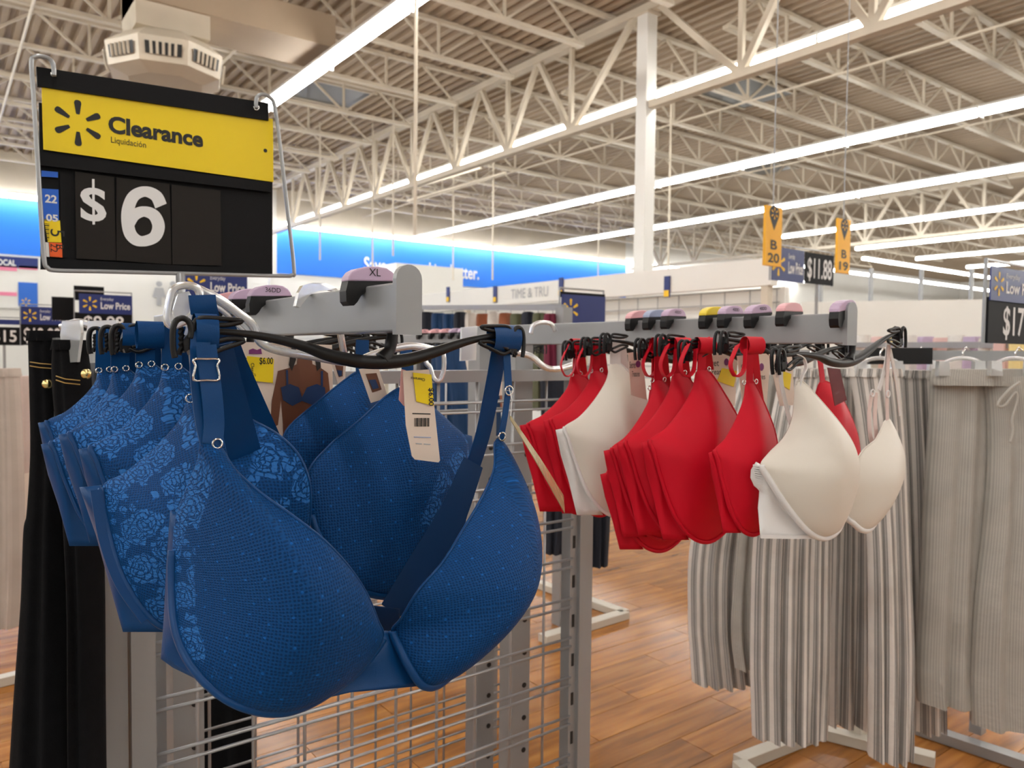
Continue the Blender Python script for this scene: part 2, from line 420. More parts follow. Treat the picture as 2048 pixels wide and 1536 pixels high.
# arms
def rail(x, y0, y1, label):
    t = thing('display_arm', label, 'display arm', (x, y0, RZ0))
    b = MB().box((x-0.012,y0,RZ0+0.0005),(x+0.012,y1,RZ1)).build('bar', M_arm, t)
    bv = b.modifiers.new('bevel','BEVEL'); bv.width = 0.002; bv.segments = 2
    pts = [(x-0.0135,y0-0.005,RZ0-0.002),(x+0.0135,y0-0.005,RZ0-0.002),(x+0.0135,y0-0.005,CAMZ+0.066)]
    for k in range(1, 9):
        a = math.pi*k/9; pts.append((x+0.0135*math.cos(a), y0-0.005, CAMZ+0.066+0.0135*math.sin(a)))
    pts.append((x-0.0135,y0-0.005,CAMZ+0.066))
    c = MB().prism(pts, (0,0.007,0)).build('end_plate', M_arm, t)
    return t
rail(XB, 0.632, 1.605, 'grey flat arm holding the blue lace bras'); rail(XR, 0.622, 1.605, 'grey flat arm holding the red and cream bras')

# ------------------------------------------------------------------ clearance sign
YS = 1.456
def S(px, py, dy=0.0): return P(px, py, y=YS+dy)
def quad(pts, dy, th, name, m, par): return MB().prism([S(a, b, dy) for a, b in pts], (0,th,0)).build(name, m, par)
sg = thing('clearance_sign', 'yellow and black clearance price sign on a wire frame over the rack', 'sign', (XB, YS, RZ1))
quad([(78,205),(545,280),(545,545),(82,538)], 0.004, 0.006, 'board', M_signblk, sg)
quad([(73,133),(537,206),(537,241),(75,172)], -0.004, 0.007, 'top_strip', M_signblk, sg)
quad([(83,168),(546,238),(547,364),(87,299)], 0.0, 0.003, 'yellow_header', M_yellow, sg)
quad([(80,307),(543,365),(543,384),(80,330)], -0.006, 0.010, 'middle_strip', M_signblk, sg)
quad([(82,517),(545,540),(545,553),(82,538)], -0.007, 0.011, 'bottom_strip', M_signblk, sg)
def card(pts, dy=-0.001): return quad(pts, dy, 0.002, 'price_card', M_signbrn, sg)
c1 = card([(150,343),(228,354),(232,521),(153,517)]); c2 = card([(233,355),(339,368),(343,529),(233,521)], -0.002); c3 = card([(343,369),(441,381),(443,531),(345,529)])
quad([(120,345),(130,345),(133,515),(122,515)], 0.001, 0.002, 'guide_strip', M_signblk, sg)
def onsign(body, a, px_, py_, ph, m, par, bold, pw=None, dy=-0.0035, ux=X, uz=Z):
    o = S(px_, py_, dy); h = (S(px_, py_-ph, dy)-o).z; w_ = None if pw is None else (S(px_+pw, py_, dy)-o).x
    return lettering(body, o, ux, uz, h, m, par, bold=bold, width=w_)
onsign('Clearance', 0, 217, 263, 31, M_ink, sg, 0.038, 189, dy=-0.0006)
onsign('Liquidación', 0, 222, 285, 12, M_ink, sg, 0.0, 70, dy=-0.0006)
spark(S(156,246,-0.0006), X, Z, (S(156,200,-0.0006)-S(156,246,-0.0006)).z, M_ink, sg)
onsign('S', 0, 161, 437, 62, M_white_ink, c1, 0.028, 52, dy=-0.0022)
quad([(184,358),(189,358),(190,449),(185,449)], -0.0026, 0.0003, 'lettering', M_white_ink, c1)
def stroke(pts, w_, dy, par):
    q = spline(pts, 8); L_, R_ = [], []
    for k, (a, b) in enumerate(q):
        a0, b0 = q[max(k-1,0)]; a1, b1 = q[min(k+1,len(q)-1)]; dx, dz = a1-a0, b1-b0; l_ = math.hypot(dx, dz)
        h = w_/2*(0.82+0.18*abs(dz)/l_); L_.append((a-dz/l_*h, b+dx/l_*h)); R_.append((a+dz/l_*h, b-dx/l_*h))
    mb = MB(); n = len(q); mb.v = [tuple(S(a, b, dy-0.000004*k)) for k, (a, b) in enumerate(L_)]+[tuple(S(a, b, dy-0.000004*k)) for k, (a, b) in enumerate(R_)]
    mb.f = [(k, k+1, n+k+1, n+k) for k in range(n-1)]; return mb.build('lettering', M_white_ink, par)
stroke([(322,412),(312,392),(290,383),(268,392),(257,415),(255,440),(260,466),(273,480),(290,482),(310,473),(317,452),(308,431),(288,423),(268,431),(256,450)], 25, -0.0032, c2)
def sticker(pts, m): return quad(pts, -0.002, 0.0015, 'sticker', m, sg)
M_stb = mat('sticker_blue', (0.01,0.12,0.62), 0.4); M_stor = mat('sticker_orange', (0.9,0.12,0.01), 0.4); M_paper = mat('white_paper', (0.8,0.8,0.77), 0.6)
sticker([(83,341),(116,344),(116,355),(83,353)], M_stb)
s1 = sticker([(84,377),(117,379),(118,443),(87,442)], M_stb); s2 = sticker([(88,438),(120,441),(123,485),(96,484)], M_yellow)
s3 = sticker([(98,485),(124,486),(125,515),(100,513)], M_stor); sticker([(88,484),(97,485),(99,514),(91,513)], M_paper)
onsign('22', 0, 90, 404, 15, M_white_ink, s1, 0.03, 24, dy=-0.0023); onsign('05', 0, 92, 441, 13, M_white_ink, s1, 0.03, 24, dy=-0.0023)
lettering('5', S(101,458,-0.0023), (0,0,-1), X, 0.02, M_ink, s2, 0.0)
for k in range(9):
    o = S(90, 447+k*4, -0.0023); MB().box((o.x,o.y-0.0002,o.z-0.0008),(o.x+0.006,o.y,o.z+0.0008*(k % 2))).build('barcode_bar', M_ink, s2)
lettering('B', S(112,489,-0.0023), (0,0,-1), X, 0.011, M_ink, s3, 0.0); lettering('22', S(101,487,-0.0023), (0,0,-1), X, 0.010, M_ink, s3, 0.0)
fr = spline([(108,152),(107,132),(100,119),(85,113),(70,114),(63,126),(68,200),(80,400),(88,515),(95,535),(112,541),(200,543),(400,548),(560,552),(583,550),(588,538),(575,420),(560,290),(549,212),(541,196),(527,189),(515,193),(512,206),(513,216)], 6)
MB().tube([S(a, b, -0.016) for a, b in fr], 0.0036, 8).build('wire_frame', M_arm, sg, smooth=True)
for px_, py_ in ((107,148),(513,215)):
    MB().tube([S(px_+5*math.cos(k*math.pi/6), py_+5*math.sin(k*math.pi/6), -0.005) for k in range(12)], 0.0012, 6, closed=True).build('eyelet', M_chrome, sg, smooth=True)
o = S(361,546,-0.016); MB().cyl((o.x,o.y,o.z), (o.x,o.y,RZ1), 0.008, 10).build('stem', M_arm, sg, smooth=True)
o = S(531,301,-0.001); MB().tube([(o.x,o.y,o.z),(o.x,o.y+0.001,o.z)], 0.0035, 10).build('punch_hole', M_ink, sg)

# ------------------------------------------------------------------ hangers
YH = 0.70
M_lav = mat('cap_lavender', (0.55,0.40,0.56), 0.35); M_pink = mat('cap_pink', (0.80,0.42,0.45), 0.35); M_capblue = mat('cap_greyblue', (0.33,0.39,0.55), 0.35)
M_capyel = mat('cap_yellow', (0.82,0.62,0.03), 0.35); M_capteal = mat('cap_teal', (0.05,0.42,0.30), 0.35); M_capbl = mat('cap_blue', (0.02,0.10,0.55), 0.35)
M_clear = mat('clear_hanger_plastic', (0.90,0.91,0.92), 0.28, trans=0.78, spec=0.4)
def H(px, py, y=YH): return P(px, py, y=y)
def clip_parts(par, sgn):
    """spring clip on a hanger end; sgn=-1 left, 1 right (mirrored about the arm centre)"""
    zs = 560/2048.0
    def q(pts, dy=0.0):
        out = []
        for a, b in pts:
            p = P(a*zs, 480+b*zs, y=YH+dy)
            if sgn > 0: p.x = 2*XB - p.x - 0.004
            p.z += 0.002*(sgn > 0)
            out.append(p)
        return out
    body = MB().prism(q([(1388,630),(1440,640),(1452,700),(1448,800),(1400,842),(1385,800),(1352,825),(1345,740),(1372,690)], -0.006), (0,0.012,0)).build('clip', M_black, par)
    for dy in (-0.006, 0.006):
        MB().tube([tuple(v) for v in q(spline([(1280,862),(1266,780),(1266,650),(1290,590),(1335,572),(1378,595),(1400,660),(1392,720)], 5), dy)], 0.0026, 6).build('jaw', M_black, body, smooth=True)
    th = MB(); pts = q([(1318,640),(1328,660),(1318,680),(1330,700),(1320,722),(1332,742),(1320,762),(1330,784),(1316,806),(1306,840)]); th.tube(pts, 0.0024, 5).build('teeth', M_black, body)
    MB().tube(q(spline([(1415,670),(1425,600),(1480,570),(1640,578),(1772,594),(1640,622),(1460,615)], 5), -0.005), 0.0022, 6).build('lever', M_black, body, smooth=True)
    MB().tube(q(spline([(1430,800),(1520,832),(1640,792),(1785,738),(1690,722),(1590,742),(1460,785)], 5), -0.005), 0.0022, 6).build('lever', M_black, body, smooth=True)
def make_hanger():
    t = thing('bra_hanger', 'x', 'hanger', (XB, YH, RZ1))
    path = spline([(405,662,4.5),(450,664,5.5),(520,672,7),(600,690,9),(660,711,11.5),(730,724,13),(800,722,13),(860,707,11),(930,684,8),(985,672,6),(1030,668,5)], 5)
    MB().tube([H(a, b) for a, b, c in path], [c*0.00056 for a, b, c in path], 8, flat=1.0, side=(0,0.55,0)).build('arm', M_black, t, smooth=True)
    st = [H(a, b, YH) for a, b in ((765,719),(776,705),(782,690),(786,660),(790,600),(788,566))]
    MB().tube(spline([tuple(v) for v in st], 4), [0.0075,0.0072,0.0068,0.0062,0.0056]+[0.005]*16, 8, side=(0,1,0), flat=1.2).build('stem', M_black, t, smooth=True)
    MB().prism([H(a, b, YH-0.008) for a, b in ((697,560),(794,561),(796,570),(775,571),(752,574),(735,581),(722,592),(715,604),(708,611),(699,611),(693,603),(692,582))], (0,0.015,0)).build('hook', M_black, t)
    cp = MB().prism([H(a, b, YH-0.009) for a, b in ((696,562),(698,552),(705,543),(716,537),(735,533),(758,533),(774,536),(786,544),(792,553),(795,563))], (0,0.017,0)).build('size_cap', M_lav, t)
    bv = cp.modifiers.new('bevel','BEVEL'); bv.width = 0.0015; bv.segments = 2
    clip_parts(t, -1); clip_parts(t, 1)
    return t
hanger0 = make_hanger()
hused = [False]
def size_print(t, body, w_):
    cp = [c for c in t.children if c.name.startswith('size_cap')][0]
    vs, fs = text_mesh(body, 0.0); xs = [v[0] for v in vs]; k = w_/(max(xs)-min(xs))
    base = H(750, 552, YH-0.0096) - Vector((XB, YH, RZ1))
    me = bpy.data.meshes.new('size_print'); me.from_pydata([(base.x+(v[0]-sum((min(xs),max(xs)))/2)*k, base.y, base.z+v[1]*k) for v in vs], [], fs); me.materials.append(M_ink)
    o = link('size_print', me, cp)
def hanger(x, y, label, cap, body=None, bw=0.014, tilt=0.0, yaw=0.0, group=None, clear=False, dz=0.0):
    t = hanger0 if not hused[0] else copy_tree(hanger0); hused[0] = True
    t.location = (x, y, RZ1+dz); t['label'] = label; t.rotation_euler = (0, tilt, yaw)
    if 'group' in t: del t['group']
    if group: t['group'] = group
    for c in t.children:
        if c.name.startswith('size_cap'): capo = c
    capo.material_slots[0].link = 'OBJECT'; capo.material_slots[0].material = cap
    return t, body, bw
_pr = []
_pr.append(hanger(XB, 0.70, 'black hanger with lavender XL cap at the front of the blue bra arm', M_lav, 'XL', 0.0125))
_pr.append(hanger(XB, 0.985, 'black hanger with lavender 36DD cap on the blue bra arm', M_lav, '36DD', 0.020))
_pr.append(hanger(XB, 1.065, 'black hanger with lavender cap behind the 36DD hanger', M_lav, None, 0.01, yaw=R(2)))
_pr.append(hanger(XB, 1.14, 'black hanger with pink cap deepest on the blue bra arm', M_pink, None, 0.01, yaw=R(-2)))
_pr.append(hanger(XR, 0.630, 'black hanger with lavender cap at the tip of the red bra arm', M_lav, None, 0.01, tilt=R(-6), yaw=R(2)))
for y, cap, nm, body, til in ((0.721,M_pink,'pink cap behind the tip hanger of the red bra arm',None,2),(0.779,M_lav,'lavender 40DD cap behind the pink capped one','40DD',-2),(0.834,M_lav,'lavender cap in front of the yellow capped one','40DD',1),
        (0.873,M_capyel,'yellow cap on the red bra arm',None,-1),(0.962,M_lav,'lavender cap behind the yellow capped one','40DD',2),(1.006,M_capblue,'grey-blue cap on the red bra arm',None,0),(1.051,M_pink,'pink cap next to the grey-blue capped one',None,-2)):
    _pr.append(hanger(XR, y, 'black hanger with '+nm, cap, body, 0.018, tilt=R(til), yaw=R(til)))
for t, body, bw in [q for q in _pr if q[1]]: size_print(t, body, bw)
# ------------------------------------------------------------------ bra fabrics
def fabric(name, col, lace=0.0, mesh=0.0, rough=0.55, sheen=0.06, fine=0.15):
    m = bpy.data.materials.new(name); m.use_nodes = True; nt = m.node_tree; b = nt.nodes['Principled BSDF']; N = nt.nodes.new; L_ = nt.links.new
    b.inputs['Roughness'].default_value = rough; b.inputs['Sheen Weight'].default_value = sheen; b.inputs['Sheen Roughness'].default_value = 0.35
    b.inputs['Sheen Tint'].default_value = (min(1,col[0]*2+.2), min(1,col[1]*2+.2), min(1,col[2]*2+.2), 1); b.inputs['Specular IOR Level'].default_value = 0.12 if mesh > 0 else 0.22
    uv = N('ShaderNodeUVMap'); uv.uv_map = 'UVMap'
    def rgb(k): return (min(1,col[0]*k), min(1,col[1]*k), min(1,col[2]*k), 1)
    cur = None; height = None
    base = N('ShaderNodeRGB'); base.outputs[0].default_value = (*col, 1); cur = base.outputs[0]
    def mixc(fac, a, bcol):
        mx = N('ShaderNodeMix'); mx.data_type = 'RGBA'; L_(fac, mx.inputs[0]); L_(a, mx.inputs[6]); mx.inputs[7].default_value = bcol; return mx.outputs[2]
    def ramp(v, lo, hi):
        mr = N('ShaderNodeMapRange'); mr.interpolation_type = 'SMOOTHSTEP'; mr.inputs['From Min'].default_value = lo; mr.inputs['From Max'].default_value = hi; L_(v, mr.inputs['Value']); return mr.outputs[0]
    def math_(op, a, bb):
        k = N('ShaderNodeMath'); k.operation = op
        for i, q in enumerate((a, bb)):
            if isinstance(q, (int, float)): k.inputs[i].default_value = q
            else: L_(q, k.inputs[i])
        return k.outputs[0]
    def vor(scale, rnd, feat='F1', vec=None):
        v = N('ShaderNodeTexVoronoi'); v.voronoi_dimensions = '2D'; v.feature = feat; v.inputs['Scale'].default_value = scale; v.inputs['Randomness'].default_value = rnd
        L_(vec if vec is not None else uv.outputs[0], v.inputs['Vector']); return v
    if mesh > 0:
        v = vor(330, 0.25); f = ramp(v.outputs['Distance'], 0.15, 0.5)
        cur = mixc(math_('MULTIPLY', math_('SUBTRACT', 1.0, f), mesh), cur, rgb(0.42)); height = f
        d = vor(48, 0.55); cur = mixc(math_('SUBTRACT', 1.0, ramp(d.outputs['Distance'], 0.045, 0.075)), cur, rgb(1.9))
    if lace > 0:
        at = N('ShaderNodeAttribute'); at.attribute_name = 'lace'
        ns = N('ShaderNodeTexNoise'); ns.noise_dimensions = '2D'; ns.inputs['Scale'].default_value = 70; ns.inputs['Detail'].default_value = 2; L_(uv.outputs[0], ns.inputs['Vector'])
        sc = N('ShaderNodeVectorMath'); sc.operation = 'SCALE'; sc.inputs['Scale'].default_value = 0.010; L_(ns.outputs['Color'], sc.inputs[0])
        ad = N('ShaderNodeVectorMath'); ad.operation = 'ADD'; L_(uv.outputs[0], ad.inputs[0]); L_(sc.outputs[0], ad.inputs[1])
        v = vor(24, 0.75, vec=ad.outputs[0])                       # one cell per rose
        dist = v.outputs['Distance']
        inside = math_('SUBTRACT', 1.0, ramp(dist, 0.42, 0.46))
        pet = vor(130, 0.9, 'DISTANCE_TO_EDGE', ad.outputs[0]); petal = ramp(pet.outputs['Distance'], 0.06, 0.12)
        ring = math_('SINE', math_('MULTIPLY', dist, 52.0), 0.0); ring = ramp(ring, -0.75, -0.45)
        leaf = vor(52, 1.0, vec=ad.outputs[0]); lf = math_('SUBTRACT', 1.0, ramp(leaf.outputs['Distance'], 0.24, 0.28))
        rose = math_('MULTIPLY', inside, math_('MULTIPLY', petal, ring))
        pat = math_('MAXIMUM', rose, math_('MULTIPLY', math_('MULTIPLY', lf, petal), math_('SUBTRACT', 1.0, inside)))
        pat = math_('MULTIPLY', pat, ramp(at.outputs['Fac'], 0.35, 0.6))
        cur = mixc(math_('MULTIPLY', pat, lace), cur, (0.03,0.17,0.50,1))
        height = math_('ADD', height, math_('MULTIPLY', pat, 1.5)) if height is not None else pat
    if height is None:
        ns = N('ShaderNodeTexNoise'); ns.inputs['Scale'].default_value = 900; L_(uv.outputs[0], ns.inputs['Vector']); height = ns.outputs['Fac']
    bp = N('ShaderNodeBump'); bp.inputs['Strength'].default_value = 0.5 if mesh > 0 else fine; bp.inputs['Distance'].default_value = 0.0008
    L_(height, bp.inputs['Height']); L_(bp.outputs['Normal'], b.inputs['Normal']); L_(cur, b.inputs['Base Color'])
    MATS[name] = m; return m
BLUE = (0.003, 0.056, 0.200)
M_lace = fabric('blue_lace_mesh', BLUE, lace=0.8, mesh=0.75)
M_bsat = fabric('blue_satin', (0.003,0.050,0.175), rough=0.32, sheen=0.05)
M_bdark = fabric('blue_lining', (0.003,0.032,0.11), rough=0.6)
M_red = fabric('red_microfibre', (0.60,0.002,0.018), rough=0.55, sheen=0.05)
M_redin = fabric('red_lining', (0.42,0.003,0.016), rough=0.6)
M_cremf = fabric('cream_microfibre', (0.76,0.70,0.62), rough=0.55, sheen=0.05)
M_crempk = fabric('pale_pink_lining', (0.78,0.62,0.58), rough=0.55, sheen=0.05)
M_crewh = fabric('white_elastic', (0.82,0.80,0.79), rough=0.55, sheen=0.05)

def cup(par, bnd, ctr, H_, n, m, wire=None, wmat=None, lace=None, name='cup', wr=0.0042, edge=None, emat=None, nr=16, ns=6, lr=0.25):
    """domed cup: bnd = (px,py,y,p) round the rim; p shapes the dome (1 straight, 3 round)"""
    b = spline(bnd, ns, True); B = [P(q[0], q[1], y=q[2]) for q in b]; pw = [q[3] for q in b]
    for _ in range(3): pw = [(pw[i-2]+pw[i-1]+pw[i]+pw[(i+1) % len(pw)]+pw[(i+2) % len(pw)])/5 for i in range(len(pw))]
    C = P(ctr[0], ctr[1], y=ctr[2]); n = Vector(n).normalized(); m_ = len(B); mb = MB(); uvs = []; lc = []
    pm_ = sum(pw)/m_; E = [q-C for q in B]; ES = [v.copy() for v in E]; wn = max(1, m_//14)
    for _ in range(3): ES = [sum((ES[(i+k) % m_] for k in range(-wn, wn+1)), Vector((0,0,0)))/(2*wn+1) for i in range(m_)]
    for _ in range(3): pw = [sum(pw[(i+k) % m_] for k in range(-wn, wn+1))/(2*wn+1) for i in range(m_)]
    EN = [v.dot(n) for v in ES]
    for side in (0, 1):
        Hs = H_-0.0035*side; o = Vector((0,0.0012*side,0))
        for k in range(nr+1):
            r = math.cos(0.5*math.pi*k/nr)*0.5+(1-k/nr)*0.5
            for i, q in enumerate(B):
                pe = 1.02-(pm_+(pw[i]-pm_)*r*r-1.2)*0.22
                p = C+(ES[i]-n*EN[i])*r+n*(EN[i]*r*r)+(E[i]-ES[i])*r**5+n*(Hs*max(0.0, 1-r*r)**pe)+o
                mb.v.append(tuple(p)); lc.append((b[i][4] if len(b[i]) > 4 else 0.0)*min(1, max(0, (r-lr)/(1-lr))*3))
    tot = (nr+1)*m_
    uvs = [None]*len(mb.v); ex = Vector((1,0,0)); 
    for side in (0, 1):
        for i, q in enumerate(B):
            th_ = math.atan2((q-C).z, (q-C).x); s_ = 0.0
            for k in range(nr, -1, -1):
                a = side*tot+k*m_+i
                if k < nr: s_ += (Vector(mb.v[a])-Vector(mb.v[a+m_])).length
                uvs[a] = (C.x+math.cos(th_)*s_, C.z+math.sin(th_)*s_)
    for side in (0, 1):
        for k in range(nr):
            for i in range(m_):
                j = (i+1) % m_; a = side*tot+k*m_; q = (a+i, a+j, a+m_+j, a+m_+i)
                mb.f.append(q if side == 0 else tuple(reversed(q)))
    for i in range(m_):
        j = (i+1) % m_; mb.f.append((i, tot+i, tot+j, j))
    mb.uv = uvs
    ob = mb.build(name, m, par, smooth=True)
    at = ob.data.attributes.new('lace', 'FLOAT', 'POINT')
    for i, v in enumerate(lc): at.data[i].value = v
    if wire:
        i0, i1 = wire; idx = range(i0*ns, i1*ns+1)
        pts = [B[i % m_]+n*0.001 for i in idx]; uvt = MB().tube(pts, wr, 8)
        uvt.uv = [(v[0], v[2]) for v in uvt.v]; uvt.build('underwire_channel', wmat, ob, smooth=True)
    if edge:
        i0, i1 = edge; pts = [B[i % m_] for i in range(i0*ns, i1*ns+1)]; t_ = MB().tube(pts, 0.0013, 6)
        t_.uv = [(v[0], v[2]) for v in t_.v]; t_.build('neckline_edging', emat or wmat, ob, smooth=True)
    return ob
def cloth(par, pts, m, name, bulge=0.004, ns=1, n=(0,-1,0), nr=6):
    """flat fabric panel from rim points (px,py,y)"""
    q = [(a, b, c, 2.0) for a, b, c in pts]
    cx = sum(a for a, b, c in pts)/len(pts); cy = sum(b for a, b, c in pts)/len(pts); cz = sum(c for a, b, c in pts)/len(pts)
    q2 = []
    for i, p in enumerate(q):       # corners stay corners
        r_ = q[(i+1) % len(q)]
        for k in range(4): q2.append(tuple(u+(v-u)*k/4 for u, v in zip(p, r_)))
    return cup(par, q2, (cx, cy, cz), bulge, n, m, name=name, ns=1, nr=nr)
def strap(par, pts, width, m, wv=(1,0,0), th=0.0014, n=5, name='strap'):
    q = spline(pts, n); mb = MB().ribbon([P(a, b, y=c) for a, b, c in q], width, wv, th); mb.uv = [(v[0], v[2]) for v in mb.v]
    return mb.build(name, m, par, smooth=True, sharp=40)
def ring(par, px, py, y, r, wr=0.0009, m=None, sx=1.0, sz=1.0, name='ring'):
    c = P(px, py, y=y)
    return MB().tube([c+Vector((r*sx*math.cos(a), -0.001, r*sz*math.sin(a))) for a in [2*math.pi*k/16 for k in range(16)]], wr, 6, closed=True).build(name, m or M_chrome, par, smooth=True)
def wrap(par, x0, x1, zc, y, m, hz=0.012, hy=0.006):
    """strap folded round the hanger end"""
    pts = [(y+hy*math.cos(a)*1.0, zc+hz*math.sin(a)) for a in [2*math.pi*k/14 for k in range(14)]]
    mb = MB(); n = len(pts)
    for x in (x0, x1): mb.v += [(x, a, b) for a, b in pts]
    for i in range(n): mb.f.append((i, (i+1) % n, n+(i+1) % n, n+i))
    mb.uv = [(v[0], v[2]) for v in mb.v]
    return mb.build('strap_loop', m, par, smooth=True)
def bra(label, loc, group=None): return thing('bra', label, 'bra', loc, group)

# ---- front blue bra
B1 = bra('blue lace push-up bra at the tip of its arm, hung by the XL hanger', (XB, 0.66, 1.0))
cup(B1, [(403,887,.675,1.3,.1),(438,893,.672,1.2,0),(470,940,.655,1.3,0),(520,985,.630,1.6,0),(580,1028,.605,1.8,0),(645,1078,.590,2,0),(695,1131,.590,2.2,0),(731,1184,.597,2.4,0),(755,1240,.610,2.6,0),(764,1276,.620,2.8,0),
     (722,1332,.610,3,0),(670,1375,.603,3,0),(605,1412,.600,3,0),(545,1424,.602,3,0),(480,1410,.612,3,0),(425,1376,.628,3,.3),(380,1325,.648,3,.8),(352,1260,.668,3,1),(344,1180,.684,3,1),(345,1100,.692,2.6,1),(353,1030,.695,2.2,1),(374,975,.690,1.8,1),(394,925,.682,1.5,.8)],
    (560,1195,.640), 0.075, (0.10,-1,-0.05), M_lace, wire=(9,19), wmat=M_bsat, edge=(0,9), lr=0.90)
cup(B1, [(990,884,.690,1.3,0),(1008,884,.690,1.3,0),(1030,925,.695,1.8,0),(1050,1000,.690,2.4,0),(1050,1090,.680,2.6,0),(1035,1165,.665,2.8,0),(1000,1235,.645,3,0),(950,1300,.622,3,0),(905,1345,.608,3,0),(870,1371,.600,3,0),(843,1369,.597,3,0),(818,1337,.600,3,0),(798,1298,.610,3,0),(784,1262,.620,2.8,0),
     (803,1236,.610,2.4,0),(836,1182,.600,2.2,0),(884,1126,.603,2,0),(924,1062,.618,1.8,0),(964,994,.645,1.6,0),(988,937,.672,1.4,0)],
    (945,1165,.645), 0.070, (0.45,-0.9,0.08), M_lace, wire=(6,13), wmat=M_bsat, edge=(13,20))
cloth(B1, [(756,1262,.622),(796,1262,.622),(842,1372,.604),(700,1385,.606),(560,1418,.607),(690,1352,.606),(735,1312,.612)], M_bsat, 'gore_panel', 0.001)
cloth(B1, [(341,1022,.705),(356,1024,.698),(350,1180,.692),(362,1270,.676),(400,1340,.650),(440,1378,.632),(400,1362,.66),(345,1335,.69),(322,1318,.70),(328,1240,.71),(333,1130,.71)], M_bsat, 'side_wing', 0.002)
strap(B1, [(401,660,.694),(400,740,.690),(405,800,.685),(412,850,.680),(421,888,.674)], 0.0165, M_bsat)
strap(B1, [(412,690,.684),(418,740,.682),(425,800,.678),(428,850,.676),(424,888,.673)], [0.017]*21, M_bsat, name='strap_front_loop')
c_ = P(413,739,y=.679)
MB().tube([c_+Vector((a, 0, b)) for a, b in spline([(-.0105,.0085),(0,.009),(.0105,.0085),(.0088,.003),(.0105,-.0085),(0,-.009),(-.0105,-.0085),(-.0088,.003)], 3, True)], 0.0011, 6, closed=True).build('slider', M_chrome, B1, smooth=True); ring(B1, 434,887,.671, 0.004, 0.0010)
strap(B1, [(438,690,.72),(452,760,.73),(475,850,.75),(497,940,.77)], [0.024+0.0006*i for i in range(16)], M_bsat, name='back_strap')
cloth(B1, [(462,930,.77),(512,928,.77),(560,1010,.80),(640,1100,.80),(560,1080,.80),(500,1000,.79)], M_bdark, 'back_wing', 0.002)
wrap(B1, P(388,660,y=.70).x, P(433,660,y=.70).x, CAMZ+0.0145, 0.700, M_bsat, 0.0165, 0.0095)
strap(B1, [(1012,690,.700),(1016,760,.698),(1016,780,.696)], 0.0095, M_bsat); strap(B1, [(1016,782,.696),(1010,830,.694),(1001,880,.691)], 0.0075, M_bsat)
ring(B1, 1017,781,.693, 0.0052, 0.0010, name='slider'); ring(B1, 1003,873,.688, 0.0045, 0.0010)
strap(B1, [(1000,690,.712),(988,760,.72),(968,860,.735),(945,935,.75)], 0.021, M_bsat, name='back_strap')
strap(B1, [(947,925,.745),(905,1030,.735),(850,1140,.72),(805,1235,.70)], [0.028+0.0017*i for i in range(16)], M_bdark, name='back_wing')
wrap(B1, P(982,660,y=.70).x, P(1035,660,y=.70).x, CAMZ+0.0155, 0.700, M_bsat, 0.0155, 0.0095)
cloth(B1, [(735,1210,.70),(800,1218,.70),(800,1262,.70),(745,1262,.70)], M_bdark, 'back_band', 0.001)

# ---- second blue bra and its right cup
B2 = bra('blue lace bra next behind the front one, on a clear hanger', (XB, 0.80, 1.0))
cup(B2, [(382,798,.830,1.3,.3),(440,802,.828,1.2,.2),(485,830,.800,1.5,.2),(560,872,.758,2,.8),(606,925,.730,2.4,1),(622,1000,.725,2.6,1),(605,1100,.735,2.8,0),(540,1200,.750,3,0),(440,1258,.765,3,0),(350,1258,.780,3,.4),(300,1232,.792,3,.6),(250,1160,.810,3,1),(220,1070,.830,2.6,1),(205,976,.848,2.2,1),(250,945,.846,1.8,1),(310,895,.840,1.6,1),(355,845,.835,1.4,1)],
    (400,1060,.800), 0.060, (0.0,-1,-0.05), M_lace, wire=(8,13), wmat=M_bsat, edge=(0,6))
cloth(B2, [(159,975,.866),(208,970,.850),(222,1070,.832),(252,1160,.812),(302,1234,.794),(340,1264,.785),(246,1264,.82),(222,1180,.84),(192,1070,.86)], M_bsat, 'side_wing', 0.003)
strap(B2, [(192,980,.842),(208,1075,.826),(240,1165,.806),(292,1240,.789)], 0.010, M_bsat, name='boning_channel')
strap(B2, [(415,690,.835),(412,740,.832),(410,800,.830)], 0.026, M_bsat)
ring(B2, 380,797,.824, 0.0042)
strap(B2, [(440,640,.84),(455,700,.86),(490,780,.88),(545,900,.90)], 0.030, M_bsat, name='back_strap')
cup(B2, [(798,776,.830,1.3,0),(820,768,.830,1.3,0),(852,800,.825,1.6,0),(905,848,.815,2,.2),(936,885,.805,2.4,.6),(932,960,.79,2.6,1),(905,1050,.77,2.8,1),(855,1130,.755,3,.3),(795,1187,.745,3,0),(738,1187,.745,3,0),(690,1160,.75,3,.0),(650,1100,.76,3,0),(622,1030,.77,2.6,0),(614,950,.785,2.2,0),(660,890,.80,1.8,0),(720,840,.815,1.6,0),(768,796,.826,1.4,0)],
    (775,1000,.800), 0.045, (0.0,-1,0), M_lace, wire=(6,12), wmat=M_bsat, edge=(13,17))
cloth(B2, [(928,868,.81),(944,872,.81),(952,960,.80),(930,1050,.80),(910,1080,.80),(930,960,.80)], M_bsat, 'side_wing', 0.001)
strap(B2, [(812,700,.835),(815,735,.832),(810,774,.830)], 0.016, M_bsat)
strap(B2, [(404,590,.80),(408,620,.80),(418,660,.81)], 0.026, M_bsat, name='strap_loop')
